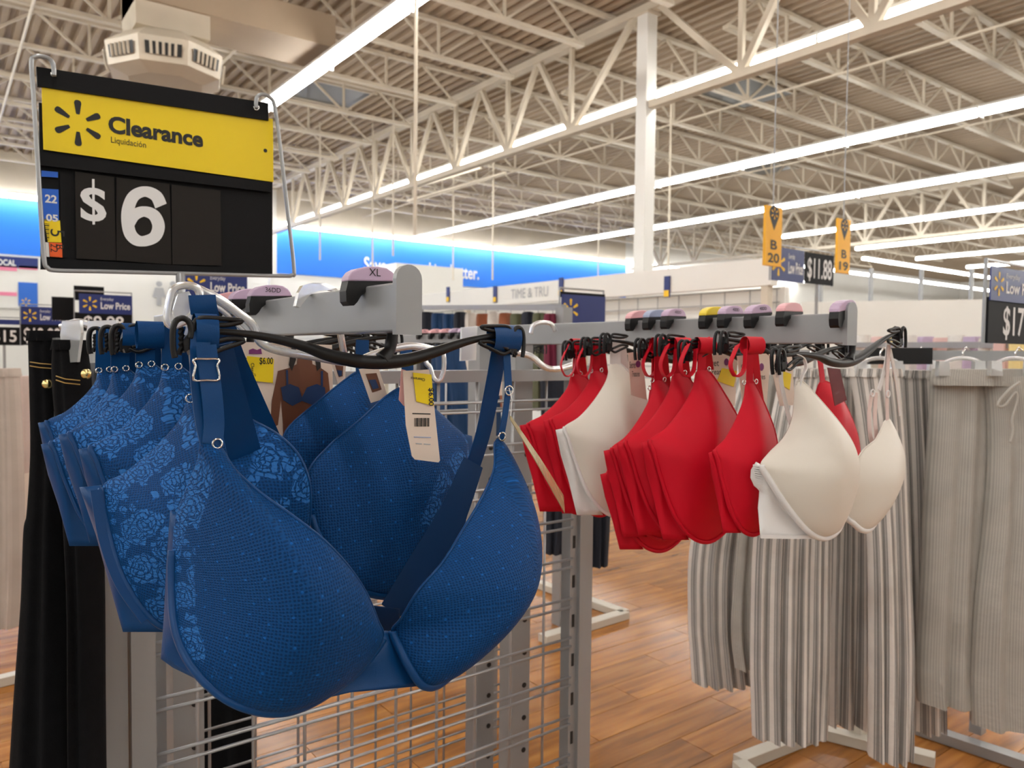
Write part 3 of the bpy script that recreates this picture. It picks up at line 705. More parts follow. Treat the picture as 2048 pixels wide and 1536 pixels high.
# ---- the nested bras behind
def nested(label, y, U, Sx, sy, mC, mS, rings=True, lc=1.0, H_=0.045, right=None, loop=None, strapw=0.021, top=688, df=1.0):
    """left cup + wing of a bra seen behind its neighbour: U = underarm corner, Sx = strap root"""
    t = bra(label, (P(*Sx, y=y).x+0.1, y, P(U[0], U[1]+sy, y=y).z))
    dx = Sx[0]-U[0]; dy = U[1]-Sx[1]
    def q(a, b, dyy, p, l=lc): return (U[0]+a*dx, (U[1]-b*dy) if b > 0 else (U[1]-b*sy), y+dyy*df, p, l)
    cup(t, [q(.93,1,0,1.3),q(1.10,1,0,1.3),q(1.35,.72,-.02,1.7),q(1.65,.25,-.05,2.2),q(1.72,-.25,-.07,2.6),q(1.55,-.75,-.07,3),q(1.2,-1.0,-.06,3),q(.85,-.98,-.05,3),q(.55,-.75,-.035,3),q(.35,-.42,-.015,3),q(.2,-.1,.0,2.4),q(.14,.04,.01,2),q(.40,.20,.008,1.7),q(.65,.45,.004,1.5),q(.85,.74,0,1.4)],
        (U[0]+.95*dx, U[1]+.25*sy, y-.03*df), H_, (0,-1,-0.05), mC, wire=(5,11), wmat=mS, edge=(0,4), wr=0.0032)
    cloth(t, [q(0,0.001,.02,2)[:3],q(.16,.03,.008,2)[:3],q(.24,-.15,.0,2)[:3],q(.38,-.45,-.012,2)[:3],q(.58,-.78,-.03,2)[:3],q(.8,-1.0,-.04,2)[:3],q(.36,-1.0,-.01,2)[:3],q(.22,-.6,.01,2)[:3],q(.09,-.3,.02,2)[:3]], mS, 'side_wing', 0.002)
    sx, szz = Sx
    strap(t, [(sx+2,top,y),(sx+1,(szz+top)/2,y),(sx,szz+2,y-.001)], strapw, mS)
    strap(t, [(sx+8,top,y+.012),(sx+22,szz+40,y+.03),(sx+45,szz+130,y+.05)], strapw, mS, name='back_strap')
    if rings:
        w_ = 0.42*strapw/ (y*0.9)*FPX*0.8
        ring(t, sx-w_, szz+1, y-.004, 0.0034); ring(t, sx+w_, szz-1, y-.004, 0.0034)
    if loop: strap(t, [(loop[0],loop[1],y-.008),(loop[0]-14,loop[1]+38,y-.012),(loop[0]-4,loop[1]+62,y-.012),(loop[0]+12,loop[1]+50,y-.010),(loop[0]+16,loop[1]+8,y-.008)], strapw*0.8, mS, wv=(0.5,0.85,0), name='strap_loop')
    return t
for lab, y, U, Sx, sy in (('blue lace bra third along the arm, just behind the clear hanger', .90, (157,899), (343,734), 228), ('blue lace bra fourth along the arm, on the 36DD hanger', .985, (117,870), (290,729), 215),
        ('blue lace bra fifth along the arm, in front of the rearmost', 1.065, (82,889), (240,738), 203), ('rearmost blue lace bra, beside the black jeans', 1.14, (76,846), (208,740), 186)):
    t = nested(lab, y, U, Sx, sy, M_lace, M_bsat, top=655, H_=0.032, df=0.7)
    if y == .90:
        cup(t, [(712,744,.9,1.3,0),(738,742,.9,1.3,0),(775,790,.89,1.8,0),(800,850,.87,2.4,0),(780,950,.86,2.8,0),(700,1010,.86,3,0),(620,980,.86,3,0),(575,910,.87,2.4,0),(572,862,.88,2,0),(640,800,.89,1.6,0)], (690,880,.875), 0.03, (0,-1,0), M_lace, wmat=M_bsat, wire=(3,7), edge=(7,10))
        strap(t, [(725,680,.90),(724,715,.90),(725,744,.90)], 0.018, M_bsat)
    x0 = 0.185 + (0.008 if y > 1 else 0)
    wrap(t, x0-0.012, x0+0.014, CAMZ+0.0145, y, M_bsat, 0.0150, 0.0095)
# ---- red and cream bras
def prt(px, x=0.93): u = px-1024; return x*(1232-.6*u)/(.8*u+924)
for lab, y, U, Sx, sy, mC, mS, lp, wid in (
        ('red smooth bra rearmost on its arm, partly behind the gold-edged tag', 1.06, (1040,851), (1152,748), 172, M_red, M_red, (1136,690), .016),
        ('red smooth bra second from the back, tucked behind the cream one', 1.015, (1087,842), (1192,741), 185, M_red, M_red, (1168,690), .018),
        ('cream smooth bra sandwiched between the red ones', .97, (1112,860), (1230,727), 170, M_cremf, M_crewh, None, .026),
        ('red smooth bra hanging low under the others', .875, (1201,949), (1310,775), 150, M_red, M_red, (1300,690), .018),
        ('red smooth bra right in front of the cream one', .855, (1208,902), (1316,760), 172, M_red, M_red, None, .018),
        ('red smooth bra second after the cream one', .823, (1234,887), (1356,746), 183, M_red, M_red, (1335,690), .019),
        ('large red smooth bra with a wide full cup', .778, (1283,886), (1403,739), 194, M_red, M_red, (1375,690), .019),
        ('small red smooth bra beside the front cream bra', .683, (1418,906), (1499,764), 160, M_red, M_red, (1475,690), .0145)):
    t = nested(lab, y, U, Sx, sy, mC, mS, rings=(mC is M_red), lc=0, H_=0.022 if y == .683 else 0.032, loop=lp, strapw=wid, top=678, df=0.3 if y == .683 else 0.6)
    if y == .823:
        cup(t, [(1636,772,.80,1.3),(1656,764,.80,1.3),(1680,790,.79,1.8),(1703,835,.77,2.2),(1718,885,.76,2.6),(1716,930,.75,2.8),(1680,960,.75,3),(1640,930,.76,2.8),(1622,850,.78,2)], (1668,860,.775), 0.02, (0.2,-1,0), M_red, wmat=M_red, edge=(0,5))
        strap(t, [(1634,680,.81),(1640,720,.805),(1646,770,.80)], 0.016, M_red)
    if mC is M_red: wrap(t, P(Sx[0]-10,690,y=y).x, P(Sx[0]+22,690,y=y).x, CAMZ+0.013, y, mS, 0.013, 0.009)
# front cream bra
B9 = bra('cream smooth bra at the tip of the red bra arm', (XR, 0.62, 1.05))
cup(B9, [(1592,770,.625,1.3),(1606,764,.625,1.2),(1634,793,.615,1.4),(1679,846,.600,1.8),(1706,888,.590,2.2),(1716,925,.588,2.4),(1712,968,.590,2.6),(1697,1008,.595,2.8),(1684,1040,.598,3),(1669,1066,.596,3),(1643,1076,.598,3),(1615,1062,.602,3),(1586,1030,.610,3),(1557,990,.620,3),(1535,955,.630,2.6),(1522,930,.636,2.2),(1537,907,.636,1.8),(1567,875,.633,1.6),(1585,835,.629,1.4)],
    (1618,935,.620), 0.055, (0.08,-1,-0.02), M_cremf, wire=(8,15), wmat=M_crewh, edge=(0,8), wr=0.0046, emat=M_cremf)
cup(B9, [(1770,842,.640,1.3),(1780,838,.640,1.3),(1795,868,.640,1.8),(1806,905,.636,2.4),(1806,940,.63,2.6),(1795,975,.62,2.8),(1772,1012,.612,3),(1750,1042,.606,3),(1738,1058,.602,3),(1723,1060,.602,3),(1705,1046,.604,3),(1689,1026,.608,3),(1700,960,.60,2.4),(1722,906,.605,2),(1752,877,.62,1.6)],
    (1755,950,.622), 0.035, (0.35,-0.95,0), M_cremf, wire=(6,11), wmat=M_crewh, edge=(11,15), wr=0.0046, emat=M_cremf)
cloth(B9, [(1513,924,.641),(1524,930,.637),(1538,958,.630),(1560,994,.621),(1590,1034,.611),(1622,1066,.604),(1626,1077,.604),(1522,1076,.63),(1517,1016,.64),(1520,980,.642),(1509,972,.646),(1502,956,.648),(1503,940,.648)], M_crewh, 'side_wing', 0.002)
for k in range(9):
    a = (1503+k*0.8, 930+k*4.4); strap(B9, [(a[0]+3,a[1],.643),(a[0]+10,a[1]+2,.639),(a[0]+16,a[1]+3,.637)], 0.0014, M_crewh, wv=(0,0,1), th=0.0040, n=2, name='gather')
strap(B9, [(1522,1073,.628),(1575,1074,.616),(1625,1074,.603)], 0.005, M_crewh, wv=(0,0,1), name='hem_band')
strap(B9, [(1590,708,.625),(1606,716,.622),(1612,735,.622),(1604,752,.623),(1598,772,.625)], 0.010, M_crewh, wv=(0.6,0.8,0))
strap(B9, [(1566,720,.640),(1562,760,.645),(1572,810,.65),(1582,850,.65)], 0.008, M_crewh, name='back_strap')
strap(B9, [(1776,688,.645),(1771,730,.645),(1758,780,.645)], 0.010, M_crewh); strap(B9, [(1778,690,.642),(1774,770,.642),(1775,842,.640)], 0.009, M_crempk, name='strap')
strap(B9, [(1744,785,.644),(1738,830,.643),(1742,878,.642),(1752,880,.642),(1750,830,.643),(1752,785,.644)], 0.010, M_crempk, name='strap_loop')
strap(B9, [(1780,700,.65),(1792,760,.66),(1800,830,.67)], 0.007, M_crewh, name='back_strap')
cloth(B9, [(1750,880,.64),(1774,846,.645),(1740,905,.63),(1722,912,.63)], M_crempk, 'lining', 0.001)
for a, b in ((1744,786),(1775,788)): ring(B9, a, b, .638, 0.0055, 0.0012, M_crewh, name='slider')
# ------------------------------------------------------------------ clear plastic hanger, tags and cards
ch = thing('clear_hanger', 'clear plastic hanger hooked between the XL and 36DD hangers', 'hanger', (XB, 0.83, RZ1))
def yy(pts, y): return [P(a, b, y=y) for a, b in pts]
MB().tube(yy(spline([(395,578),(440,600),(478,628),(505,650),(522,685),(560,702),(620,712),(700,724),(760,705),(820,692),(868,700)], 5), .81), 0.0048, 8, side=(0,0.5,0)).build('arm', M_clear, ch, smooth=True)
MB().tube(yy(spline([(400,596),(440,618),(470,645),(490,665)], 5), .81), 0.0026, 8).build('arm_rib', M_clear, ch, smooth=True)
MB().prism(yy([(592,612),(598,585),(606,571),(625,565),(652,566),(672,576),(680,584),(660,580),(640,581),(620,590),(606,606),(600,615)], .825), (0,0.009,0)).build('hook', M_clear, ch)
MB().tube(yy([(668,580),(676,640),(690,720)], .834), 0.004, 8).build('stem', M_clear, ch, smooth=True)
cb = MB().tube(yy(spline([(352,575),(340,600),(335,640),(345,652),(362,646),(385,630),(400,590),(385,572)], 4, True), .805), 0.004, 8, closed=True).build('clip', M_clear, ch, smooth=True)
MB().prism(yy([(356,588),(378,582),(388,600),(376,635),(350,640),(346,620)], .806), (0,0.003,0)).build('clip_plate', M_clear, cb)
cb = MB().tube(yy(spline([(850,705),(868,698),(885,703),(888,735),(880,760),(868,758),(860,735),(852,725)], 4, True), .79), 0.003, 8, closed=True).build('clip', M_clear, ch, smooth=True)
M_card = mat('beige_card', (0.80,0.66,0.56), 0.5); M_cardpk = mat('rose_card', (0.72,0.40,0.38), 0.5); M_skin = mat('print_skin', (0.16,0.055,0.025), 0.5); M_hair = mat('print_hair', (0.012,0.008,0.007), 0.5)
M_pbra = mat('print_navy', (0.008,0.035,0.12), 0.5); M_plum = mat('plum_print', (0.20,0.03,0.16), 0.5); M_gold = mat('gold_tag_foil', (0.50,0.42,0.22), 0.25, metal=0.5); M_maroon = mat('maroon_tag', (0.16,0.012,0.02), 0.2)
def flat(pts, y, m, name, par, th=0.0004): return MB().prism(yy(pts, y), (0,th,0)).build(name, m, par)
def txt(body, px, py, y, ph, m, par, pw=None, bold=0.0, ux=X, uz=Z):
    o = P(px, py, y=y); h = (P(px, py-ph, y=y)-o).z; w_ = None if pw is None else (P(px+pw, py, y=y)-o).x
    return lettering(body, o, ux, uz, h, m, par, bold=bold, width=w_)
tg = thing('price_tag', 'long beige price tag hanging over the blue lace cup', 'price tag', P(850,920,y=.715))
flat([(806,742),(858,739),(863,760),(880,921),(877,925),(830,919),(824,912),(812,850)], .715, M_card, 'card', tg, 0.0008)
flat([(803,738),(815,742),(820,800),(808,812),(798,800)], .722, M_cardpk, 'rose_flap', tg, 0.0008)
stk = flat([(826,745),(863,749),(868,812),(833,803)], .7135, M_yellow, 'price_sticker', tg)
lettering('$6.00', P(858,776,y=.713), (0,0,-1), X, 0.006, M_ink, stk, 0.02)
lettering('Clearance', P(850,757,y=.713), (-1,0,0.12), (0,0,-1), 0.003, M_ink, stk, 0.01)
for k in range(12):
    a = P(829+k*2.5, 836, y=.7145); b = P(829+k*2.5+0.8+(k % 3)*0.5, 853, y=.7145); MB().box((a.x,a.y-0.0002,b.z),(b.x,a.y,a.z)).build('barcode_bar', M_ink, tg)
for a_, b_, w_, m_ in ((825,828,36,M_ink),(828,875,34,M_capblue),(832,888,12,M_grey_ink),(848,889,13,M_grey_ink)):
    flat([(a_,b_-2),(a_+w_,b_-1),(a_+w_,b_+1),(a_,b_)], .7145, m_, 'print_line', tg)
pc = thing('product_card', 'beige product card printed with a model in a navy bra', 'card', P(560,860,y=.955))
flat([(462,683),(664,690),(668,880),(470,880)], .955, M_card, 'card', pc, 0.001)
flat([(556,742),(578,736),(594,728),(597,700),(622,700),(625,728),(642,736),(656,746),(662,800),(656,850),(648,850),(648,800),(642,850),(640,880),(566,880),(566,850),(562,800),(556,850),(540,858),(544,800)], .954, M_skin, 'printed_model', pc)
flat([(584,690),(592,690),(592,720),(584,742),(578,730)], .9535, M_hair, 'printed_hair', pc); flat([(630,690),(638,690),(642,735),(634,742),(630,715)], .9535, M_hair, 'printed_hair', pc)
flat([(562,775),(580,768),(598,775),(604,795),(614,775),(634,768),(650,775),(652,800),(630,812),(604,802),(585,812),(566,800)], .9532, M_pbra, 'printed_bra', pc)
flat([(572,740),(576,740),(577,772),(573,772)], .9532, M_pbra, 'printed_strap', pc); flat([(642,742),(646,742),(646,772),(642,772)], .9532, M_pbra, 'printed_strap', pc)
flat([(494,712),(548,718),(546,766),(493,760)], .952, M_yellow, 'price_sticker', pc)
txt('$6.00', 519, 728, .9515, 13, M_ink, pc, 27, 0.01); txt('$10.76', 497, 753, .9515, 6, M_ink, pc, 15); txt('secret', 470, 724, .953, 12, M_ink, pc, 24); txt('ing', 508, 786, .953, 7, M_grey_ink, pc, 12)
lettering('Clearance', P(502,726,y=.9515), (0,0,-1), X, 0.004, M_ink, pc, 0.01)
flat([(498,700),(506,697),(514,700),(522,697),(524,708),(498,708)], .954, M_plum, 'crown_mark', pc)
for pts, y, lab in (([(718,738),(757,735),(776,795),(742,806)], .845, 'small beige card tucked in behind the blue lace cup, by the front hanger'), ([(662,724),(692,728),(690,765),(676,768)], .935, 'small beige card corner beside the printed model card')):
    t = thing('product_card', lab, 'card', P(*pts[-1], y=y)); flat(pts, y, M_card, 'card', t, 0.0008)
    c = (sum(p[0] for p in pts)/4, sum(p[1] for p in pts)/4); k = 0.55
    flat([(c[0]+(a-c[0])*k, c[1]-4+(b-c[1])*k) for a, b in pts], y-0.0006, M_skin, 'printed_model', t); flat([(c[0]+(a-c[0])*.35, c[1]+(b-c[1])*.28) for a, b in pts], y-0.0012, M_pbra, 'printed_bra', t)
for pts, y, lab, st in (([(1256,706),(1284,702),(1294,800),(1262,790)], .915, 'beige brand card beside the cream bra sandwiched between red ones', 0), ([(1393,702),(1476,708),(1470,812),(1440,815)], .800, 'beige brand card with yellow sticker behind the largest red bra', 1),
        ([(1474,712),(1542,706),(1533,815),(1486,815)], .715, 'beige brand card behind the small red bra', 0), ([(1538,708),(1584,712),(1590,810),(1560,812)], .660, 'beige brand card next to the front cream bra', 2)):
    t = thing('product_card', lab, 'card', P(*pts[-1], y=y)); flat(pts, y, M_card, 'card', t, 0.0008)
    px_, py_ = pts[0]; w_ = pts[1][0]-pts[0][0]
    txt('Secret', px_+w_*.12, py_+30, y-.0005, 13, M_ink, t, w_*.42); txt('Treasures', px_+w_*.28, py_+47, y-.0005, 11, M_ink, t, w_*.55)
    a = P(px_+w_*.72, py_+22, y=y-.0005); MB().tube([a, a+Vector((0,-0.0003,0))], 0.006, 10).build('round_mark', M_plum, t)
    if st: flat([(px_+w_*.62,py_+34),(px_+w_*.98,py_+40),(px_+w_*.9,py_+72),(px_+w_*.5,py_+60)], y-.001, M_yellow, 'price_sticker', t)
t = thing('price_tag', 'gold-edged tag seen edge-on between the blue and red bras', 'price tag', P(1128,1010,y=.66))
q = spline([(1020,834,.672),(1050,880,.668),(1085,935,.664),(1128,1008,.66)], 6)
vd = P(1070,920,y=.66)-CM.translation; vd.normalize()
MB().ribbon([P(a, b, y=c) for a, b, c in q], [0.010+0.0016*i for i in range(len(q))], tuple(vd+Vector((0.20,-0.15,-0.02))), 0.0008).build('card', M_gold, t)
MB().tube(yy([(1018,776),(1024,800),(1021,834)], .675), 0.0005, 5).build('string', M_white_ink, t)
t = thing('price_tag', 'dark maroon tag hanging by the red cup behind the cream bra', 'price tag', P(1690,810,y=.73))
flat([(1655,735),(1680,738),(1694,800),(1670,812)], .73, M_maroon, 'card', t, 0.0008)

# ------------------------------------------------------------------ hanging garments
FWD = Vector((0.6,0.8,0)); LAT = Vector((0.8,-0.6,0))
def drape_mb(rows, d, thick, folds, amp, ph=0.0, nz=26, ns=44):
    """closed hanging cloth: rows = (py, pxL, pxR) down the garment, at camera depth d"""
    r = spline(rows, 6); mb = MB(); uv = []
    n = len(r); step = max(1, n//nz); r = r[::step] + ([r[-1]] if (n-1) % step else [])
    W_ = max((P(rr, py, d=d)-P(l, py, d=d)).length for py, l, rr in r)
    for k, (py, l, rr) in enumerate(r):
        f = k/(len(r)-1); a = P(l, py, d=d); b = P(rr, py, d=d); w_ = (b-a).length
        for i in range(ns):
            s = i/ns*2; front = s < 1; t = s if front else 2-s
            env = max(0.0, math.sin(math.pi*t))**0.5
            fold = amp*(0.25+0.75*f)*(math.sin(2*math.pi*folds*t+ph+0.9*math.sin(2.2*f+ph)) + 0.45*math.sin(2*math.pi*folds*1.7*t+2.1*ph+1.3*f))
            dep = (-1 if front else 1)*thick/2*env + fold*env
            p = a.lerp(b, t)+FWD*dep; mb.v.append(tuple(p)); uv.append((t*W_*1.15, p.z))
    m = len(r)
    for k in range(m-1):
        for i in range(ns):
            j = (i+1) % ns; mb.f.append((k*ns+i, (k+1)*ns+i, (k+1)*ns+j, k*ns+j))
    mb.f.append(tuple(range(ns))); mb.f.append(tuple((m-1)*ns+i for i in reversed(range(ns))))
    mb.uv = uv; return mb
def stripe_mat(name, cols, period, rough=0.85, vary=0.2):
    m = bpy.data.materials.new(name); m.use_nodes = True; nt = m.node_tree; b = nt.nodes['Principled BSDF']; N = nt.nodes.new; L_ = nt.links.new
    b.inputs['Roughness'].default_value = rough; b.inputs['Specular IOR Level'].default_value = 0.2
    uv = N('ShaderNodeUVMap'); uv.uv_map = 'UVMap'; sp = N('ShaderNodeSeparateXYZ'); L_(uv.outputs[0], sp.inputs[0])
    dv = N('ShaderNodeMath'); dv.operation = 'DIVIDE'; L_(sp.outputs[0], dv.inputs[0]); dv.inputs[1].default_value = period
    fr_ = N('ShaderNodeMath'); fr_.operation = 'FRACT'; L_(dv.outputs[0], fr_.inputs[0])
    cr = N('ShaderNodeValToRGB'); cr.color_ramp.interpolation = 'CONSTANT'; e = cr.color_ramp.elements
    e[0].position = cols[0][0]; e[0].color = (*cols[0][1],1); e[1].position = cols[1][0]; e[1].color = (*cols[1][1],1)
    for p_, c_ in cols[2:]: k = e.new(p_); k.color = (*c_,1)
    L_(fr_.outputs[0], cr.inputs[0])
    ns = N('ShaderNodeTexNoise'); ns.inputs['Scale'].default_value = 9; ns.inputs['Detail'].default_value = 5; L_(uv.outputs[0], ns.inputs['Vector'])
    mr = N('ShaderNodeMapRange'); mr.inputs['To Min'].default_value = 1-vary; mr.inputs['To Max'].default_value = 1+vary; L_(ns.outputs['Fac'], mr.inputs['Value'])
    hs = N('ShaderNodeHueSaturation'); L_(cr.outputs[0], hs.inputs['Color']); L_(mr.outputs[0], hs.inputs['Value']); L_(hs.outputs[0], b.inputs['Base Color'])
    n2 = N('ShaderNodeTexNoise'); n2.inputs['Scale'].default_value = 28; n2.inputs['Detail'].default_value = 4; L_(uv.outputs[0], n2.inputs['Vector'])
    bp = N('ShaderNodeBump'); bp.inputs['Strength'].default_value = 0.45; bp.inputs['Distance'].default_value = 0.008; L_(n2.outputs['Fac'], bp.inputs['Height']); L_(bp.outputs[0], b.inputs['Normal'])
    MATS[name] = m; return m
WH, GR, LG = (0.74,0.70,0.66), (0.27,0.26,0.25), (0.52,0.49,0.46)
M_str = stripe_mat('grey_white_stripe_linen', [(0.0,WH),(0.30,GR),(0.42,WH),(0.47,GR),(0.70,LG),(0.78,GR),(0.86,WH)], 0.027)
M_lin = stripe_mat('pale_grey_linen', [(0.0,(0.47,0.45,0.41)),(0.5,(0.37,0.355,0.325))], 0.0065)
M_dnm = mat('black_denim', (0.005,0.005,0.006), 0.9, spec=0.15, bump=0.4, bscale=500, var=0.15, vscale=40); M_stitch = mat('gold_stitch', (0.45,0.28,0.07), 0.6); M_brass = mat('brass_button', (0.85,0.68,0.30), 0.25, metal=1.0)
M_inner = mat('grey_inner', (0.3,0.29,0.28), 0.9)
def garment(name, label, cat, rows, d, thick, folds, amp, m, ph=0.0, group=None, part='cloth', waist=None, ns=44):
    top = P((rows[0][1]+rows[0][2])/2, rows[0][0], d=d); bot = P((rows[-1][1]+rows[-1][2])/2, rows[-1][0], d=d)
    t = thing(name, label, cat, (top.x, top.y, bot.z), group)
    drape_mb(rows, d, thick, folds, amp, ph, ns=ns).build(part, m, t, smooth=True, sharp=60)
    if waist:
        py, l, r = rows[0]; drape_mb([(py-waist, l+1, r-1),(py+2, l-1, r+1),(py+waist, l-2, r+2)], d, thick*1.12, folds*2, amp*0.4, ph, ns=ns).build('waistband', m, t, smooth=True, sharp=60)
    return t
def bell(par, pts, d, r, m, name): return MB().tube([P(a, b, d=d) for a, b in pts], r, 6).build(name, m, par, smooth=True)
# black jeans beside the rack
J = garment('jeans', 'black jeans with gold button, left of the rack posts', 'jeans', [(672,62,122),(760,64,128),(900,66,134),(1020,58,136),(1060,50,138),(1200,44,138),(1380,30,140),(1560,18,142)], 1.24, 0.06, 2, 0.006, M_dnm, 0.4, part='leg', waist=10)
for py in (724, 732): bell(J, [(60,py),(80,py+3),(118,py+6)], 1.203, 0.0008, M_stitch, 'stitching')
J2 = garment('jeans', 'black jeans folded on a clear clip hanger, brass button showing', 'jeans', [(690,112,170),(760,110,178),(900,122,186),(1030,130,200),(1200,138,205),(1380,140,206),(1560,142,208)], 1.19, 0.06, 2, 0.006, M_dnm, 1.7, part='leg', waist=10)
for py in (752, 760): bell(J2, [(112,py),(130,py+6),(160,py+9)], 1.152, 0.0008, M_stitch, 'stitching')
for par, a, b, d in ((J,94,768,1.20),(J2,172,748,1.150)):
    p = P(a, b, d=d); MB().tube([p-FWD*0.006, p-FWD*0.002, p+FWD*0.002], [0.004,0.0075,0.0078], 12).build('button', M_brass, par, smooth=True)
garment('jeans', 'black jeans seen through the wire grid of the rack', 'jeans', [(1000,318,470),(1150,318,480),(1300,318,500),(1560,316,512)], 1.95, 0.06, 3, 0.01, M_dnm, 0.9, part='leg')
garment('jeans', 'dark jeans whose hem shows low through the grid, beside the upright', 'jeans', [(1020,455,505),(1250,450,510),(1560,440,500)], 2.05, 0.05, 2, 0.008, M_dnm, 2.2, part='leg')
t = thing('clip_hanger', 'clear clip hanger holding the black jeans', 'hanger', P(180,690,d=1.20))
MB().tube([P(a, b, d=1.21) for a, b in spline([(122,655),(150,645),(175,648),(200,660),(235,662)], 4)], 0.006, 8).build('bar', M_clear, t, smooth=True)
for l, r in ((124,160),(176,232)):
    cpl = MB().prism([P(a, b, d=1.165) for a, b in ((l,642),(r,640),(r+2,665),(r-6,724),(l+4,726),(l-4,670))], FWD*0.008).build('clip', M_clear, t)
t = thing('side_arm', 'grey side arm of the rack carrying the black jeans', 'display arm', (0.15,1.34,1.38))
MB().bar((0.16,1.37,1.365),(0.16,1.75,1.365),0.02,0.02).build('bar', M_arm, t); MB().box((0.15,1.40,1.25),(0.21,1.43,1.36)).build('bracket', M_arm, t)
# beige garments far left
M_beige = stripe_mat('beige_crinkle_cotton', [(0.0,(0.55,0.46,0.40)),(0.5,(0.50,0.42,0.36))], 0.02); M_rose = stripe_mat('pale_rose_cotton', [(0.0,(0.66,0.52,0.47)),(0.5,(0.62,0.49,0.44))], 0.05)
garment('trousers', 'beige crinkled trousers hanging left of the black jeans', 'trousers', [(745,-20,34),(900,-22,42),(1100,-30,46),(1250,-40,44)], 2.3, 0.10, 3, 0.012, M_beige, 0.3, waist=8)
garment('blouse', 'pale rose top hanging between the beige trousers and black jeans', 'blouse', [(752,28,58),(850,22,62),(1000,18,62),(1120,14,58),(1200,10,50)], 2.5, 0.10, 2, 0.012, M_rose, 1.1)
t = thing('price_tag', 'pale pink tag with yellow sticker against the black jeans', 'price tag', P(48,1050,d=2.435)); MB().prism([P(a, b, d=2.435) for a, b in ((36,950),(60,945),(60,1048),(40,1050))], FWD*0.001).build('card', M_card, t); MB().prism([P(a, b, d=2.43) for a, b in ((20,1012),(36,962),(40,966),(26,1018))], FWD*0.001).build('price_sticker', M_yellow, t)
# striped and plain trousers right
GRP = None
garment('trousers', 'striped grey and white trousers at the outer end of the rack', 'trousers', [(745,1470,1560),(900,1420,1530),(1090,1380,1500),(1230,1376,1495),(1300,1380,1500),(1362,1384,1508)], 2.62, 0.14, 5, 0.018, M_str, 0.2, part='leg', waist=8)
garment('trousers', 'plain grey linen trousers peeking between the striped ones', 'trousers', [(750,1500,1560),(1080,1475,1512),(1250,1462,1508),(1335,1470,1512)], 2.50, 0.06, 2, 0.012, M_lin, 1.2, part='leg')
garment('trousers', 'striped trousers with the widest leg, below the front cream bra', 'trousers', [(745,1560,1680),(900,1530,1668),(1080,1506,1664),(1300,1500,1662),(1400,1502,1658),(1470,1504,1655)], 2.36, 0.13, 6, 0.020, M_str, 2.6, part='leg', waist=8)
garment('trousers', 'striped trousers in shadow between two wider striped pairs', 'trousers', [(745,1650,1740),(1000,1648,1748),(1250,1640,1752),(1440,1636,1752)], 2.50, 0.12, 4, 0.020, M_str, 0.9, part='leg', waist=8)
garment('trousers', 'striped trousers with the longest leg, near the cream bra strap', 'trousers', [(745,1700,1802),(900,1722,1812),(1100,1736,1818),(1300,1738,1826),(1440,1738,1824),(1512,1738,1822)], 2.28, 0.11, 4, 0.016, M_str, 1.5, part='leg', waist=8)
garment('trousers', 'striped trousers next to the plain linen pair with the drawstring', 'trousers', [(748,1790,1872),(950,1800,1880),(1200,1806,1886),(1452,1808,1888)], 2.46, 0.12, 4, 0.018, M_str, 3.3, part='leg', waist=8)
G = garment('linen_trousers', 'pale grey linen trousers with a tied drawstring', 'trousers', [(752,1862,1990),(850,1858,1990),(1000,1848,1985),(1150,1842,1976),(1300,1834,1972),(1360,1834,1970),(1402,1836,1968)], 2.30, 0.12, 3, 0.016, M_lin, 0.8, part='leg', waist=10)
drape_mb([(752,1968,2085),(850,1975,2095),(950,1974,2100),(1060,1965,2105),(1200,1950,2110),(1350,1942,2115),(1448,1944,2118)], 2.24, 0.12, 3, 0.016, 2.0).build('leg', M_lin, G, smooth=True, sharp=60)
drape_mb([(738,1864,2080),(756,1860,2084),(770,1860,2086)], 2.26, 0.14, 9, 0.006, 0.5).build('waistband', M_lin, G, smooth=True, sharp=60)
bell(G, spline([(2040,764),(2020,778),(2000,800),(1996,812),(2010,810),(2030,785),(2034,800),(2024,840),(2026,862),(2020,885)], 5), 2.16, 0.004, M_lin, 'drawstring')
# the trouser rack
rk = thing('trouser_rack', 'cream floor rack that the striped trousers hang from', 'clothes rack', P(1720,1500,z=0.0))
def fbar(a, b, m, wd=0.05, hh=0.035, nm='base_bar', par=None): MB().bar(P(*a, z=0.02), P(*b, z=0.02), wd, hh).build(nm, m, par or rk)
fbar((1478,1525),(1640,1462), M_base); fbar((1478,1530),(1560,1600), M_base); fbar((1640,1462),(1870,1520), M_base); fbar((1835,1455),(2060,1530), M_steel)
p0 = P(1714,1530,d=2.72); MB().box((p0.x-0.022,p0.y-0.022,0.02),(p0.x+0.022,p0.y+0.022,1.36)).build('pole', M_base, rk)
p1 = P(1955,1460,d=2.75); MB().box((p1.x-0.02,p1.y-0.02,0.02),(p1.x+0.02,p1.y+0.02,1.36)).build('pole', M_steel, rk)
a, b = P(1480,708,d=2.62), P(2080,712,d=2.30)
MB().bar(a, b, 0.025, 0.03).build('hang_rail', M_steel, rk); MB().bar(P(1735,712,d=2.36), P(1860,712,d=2.36), 0.03, 0.05).build('rail_sleeve', M_black, rk)
